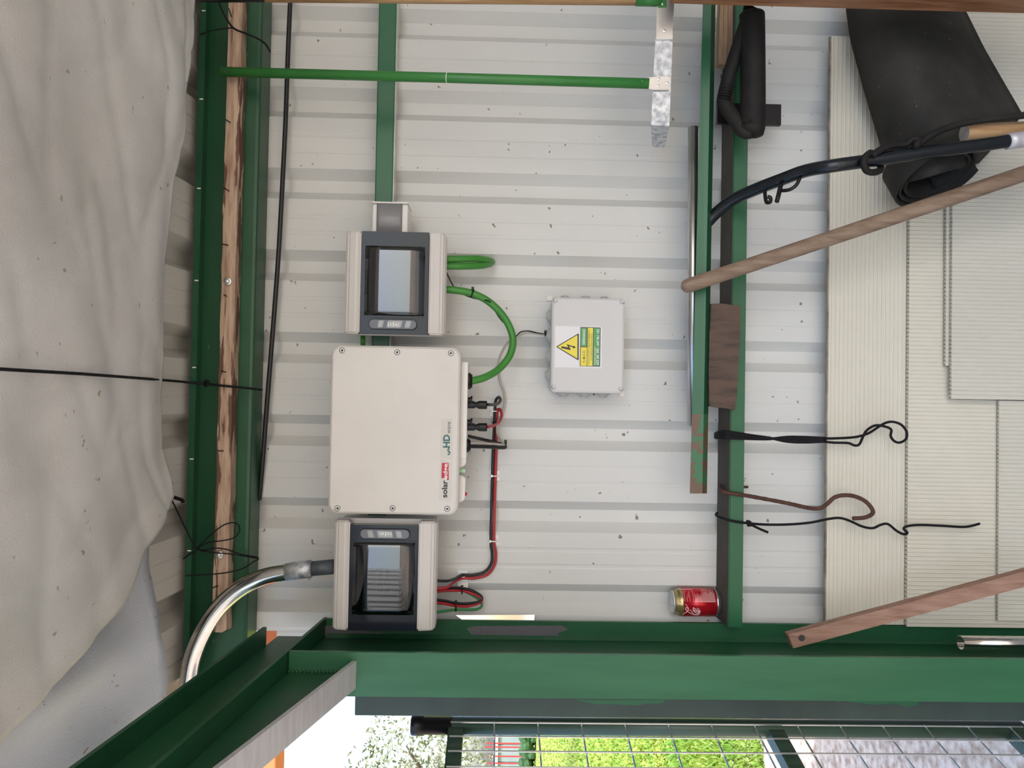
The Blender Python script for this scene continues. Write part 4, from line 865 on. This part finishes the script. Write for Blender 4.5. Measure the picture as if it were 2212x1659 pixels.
# shiny offcut behind the column
bm = NB(); prism(bm, [P(985, 1329, -.024), P(1155, 1328, -.024), P(1153, 1354, -.032), P(1020, 1354, -.032)], (0, .0012, .0006)); tag(obj('metal_offcut', bm, 'mirror'), 'thin mirror bright metal offcut tucked behind the green column', 'metal strip')
# ------------------------------------------------------------------ outside
bm = NB(); zo1, zo0 = P(566, 1376, .12).z, P(603, 1376, .12).z
box(bm, -2.4, P(590, 1355, .12).x, .12, .20, zo0, zo1, bev=.004); box(bm, -2.4, -2.3, .12, .20, 0, zo0)
tag(obj('orange_beam', bm, 'orange'), 'orange painted steel beam outside behind the wall corner', 'beam')
def ground_pt(px, py): 
    d = ray(px, py); tt = -CAM.z/d.z; return CAM+d*tt
# olive tree
tp = Vector((-6.6, 9.4, 0)); t = thing('olive_tree', 'pale leafy olive tree standing beyond the mesh gate', 'tree', tp)
bm = NB(); random.seed(11); cc = Vector((-6.6, 9.4, 2.45))
tube(bm, [tp, tp+Vector((.05, .05, .7)), tp+Vector((-.05, 0, 1.4))], .16, 9, 3, rf=lambda f: 1-.35*f)
ends = []
for i in range(9):
    a = i*2*math.pi/9; e = cc+Vector((1.3*math.cos(a), 1.3*math.sin(a), random.uniform(-.3, .9))); tube(bm, [tp+Vector((-.05, 0, 1.3)), (tp+Vector((0, 0, 1.7))+e)/2, e], .06, 6, 3, rf=lambda f: 1-.8*f)
obj('trunk', bm, 'bark', t, True)
vs = []; fs = []
for i in range(9000):
    v = Vector((random.gauss(0, 1), random.gauss(0, 1), random.gauss(0, 1))).normalized()*random.random()**.40
    c = cc+Vector((v.x*2.0, v.y*1.8, v.z*1.35)); c += Vector((noise.noise(c*1.5), noise.noise(c*1.5+Vector((9, 0, 0))), noise.noise(c*1.5+Vector((0, 9, 0)))))*.35
    a = Vector((random.gauss(0, 1), random.gauss(0, 1), random.gauss(0, 1))).normalized(); b = a.orthogonal().normalized(); l = random.uniform(.03, .06); k = len(vs)
    vs += [c-a*l, c+b*l*.35, c+a*l, c-b*l*.35]; fs.append((k, k+1, k+2, k+3))
me = bpy.data.meshes.new('foliage'); me.from_pydata(vs, [], fs); o = objm('foliage', me, 'leaf', t); o['kind'] = 'stuff'
# far fence posts, panel and hedge
YF = 24.0
for i, (py, px1, px0) in enumerate(((1606, 1050, 1156), (1614, 1047, 1155), (1634, 1051, 1157), (1649, 1052, 1156))):
    q = P(1100, py, YF); w_ = .022; zt_ = P(px1, py, YF).z
    tag(obj('fence_stake', BX(q.x-w_, q.x+w_, YF-w_, YF+w_, 0, zt_, bev=.01), 'red_post'), 'thin red fence stake far out on the lawn, %s from the column' % ('nearest', 'second', 'third', 'fourth')[i], 'stake', 'red fence stakes')
q0, q1 = P(1100, 1800, YF+3), P(1100, 1570, YF+3)
t = thing('far_shed', 'grey blue panelled shed beyond the red stakes', 'shed', ((q0.x+q1.x)/2, YF+4, 0)); zz = P(1076, 1600, YF+3).z
for i in range(6):
    xa = q0.x+(q1.x-q0.x)*i/6; obj('wall_panel', BX(xa+.02, q0.x+(q1.x-q0.x)*(i+1)/6-.02, YF+3, YF+3.05, 0, zz), 'far_panel', t)
obj('body', BX(q0.x, q1.x, YF+3.06, YF+5, 0, zz), 'far_panel', t); obj('roof', BX(q0.x-.1, q1.x+.1, YF+2.9, YF+5.1, zz, zz+.08), 'bare_steel', t)
bm = NB(); random.seed(4); q0, q1 = P(1130, 1760, YF-2), P(1130, 1575, YF-2)
for i in range(160):
    c = Vector((random.uniform(q0.x, q1.x), YF-2+random.uniform(-.3, .3), random.uniform(.1, .42))); lathe(bm, [(.02, -.14), (.15, -.05), (.15, .06), (.02, .14)], c, (random.uniform(-.3, .3), random.uniform(-.3, .3), 1), 6)
o = obj('low_hedge', bm, 'hedge'); tag(o, 'low dark green hedge across the far lawn', 'hedge', kind='stuff')
# grass and weeds
vs = []; fs = []; random.seed(21)
for i in range(42000):
    y = 1.8*(1.0/(random.uniform(.075, .62))); xr2 = random.uniform(-.75, -.33); yy = y-1.8; x = xr2*y
    if yy < 2.6+1.2*noise.noise(Vector((x*.6, yy*.6, 0))): continue
    hgt = random.uniform(.015, .06)*(1+.6*noise.noise(Vector((x, yy, 3)))); a = random.uniform(0, 6.28); l = .0045*y**.6; d = Vector((math.cos(a)*l, math.sin(a)*l, 0)); le = Vector((random.gauss(0, .02), random.gauss(0, .02), hgt)); c = Vector((x, yy, 0)); k = len(vs)
    vs += [c-d, c+d, c+le]; fs.append((k, k+1, k+2))
me = bpy.data.meshes.new('grass'); me.from_pydata(vs, [], fs); tag(objm('lawn_grass', me, 'weed'), 'bright yellow green grass outside the mesh gate', 'grass', kind='stuff')
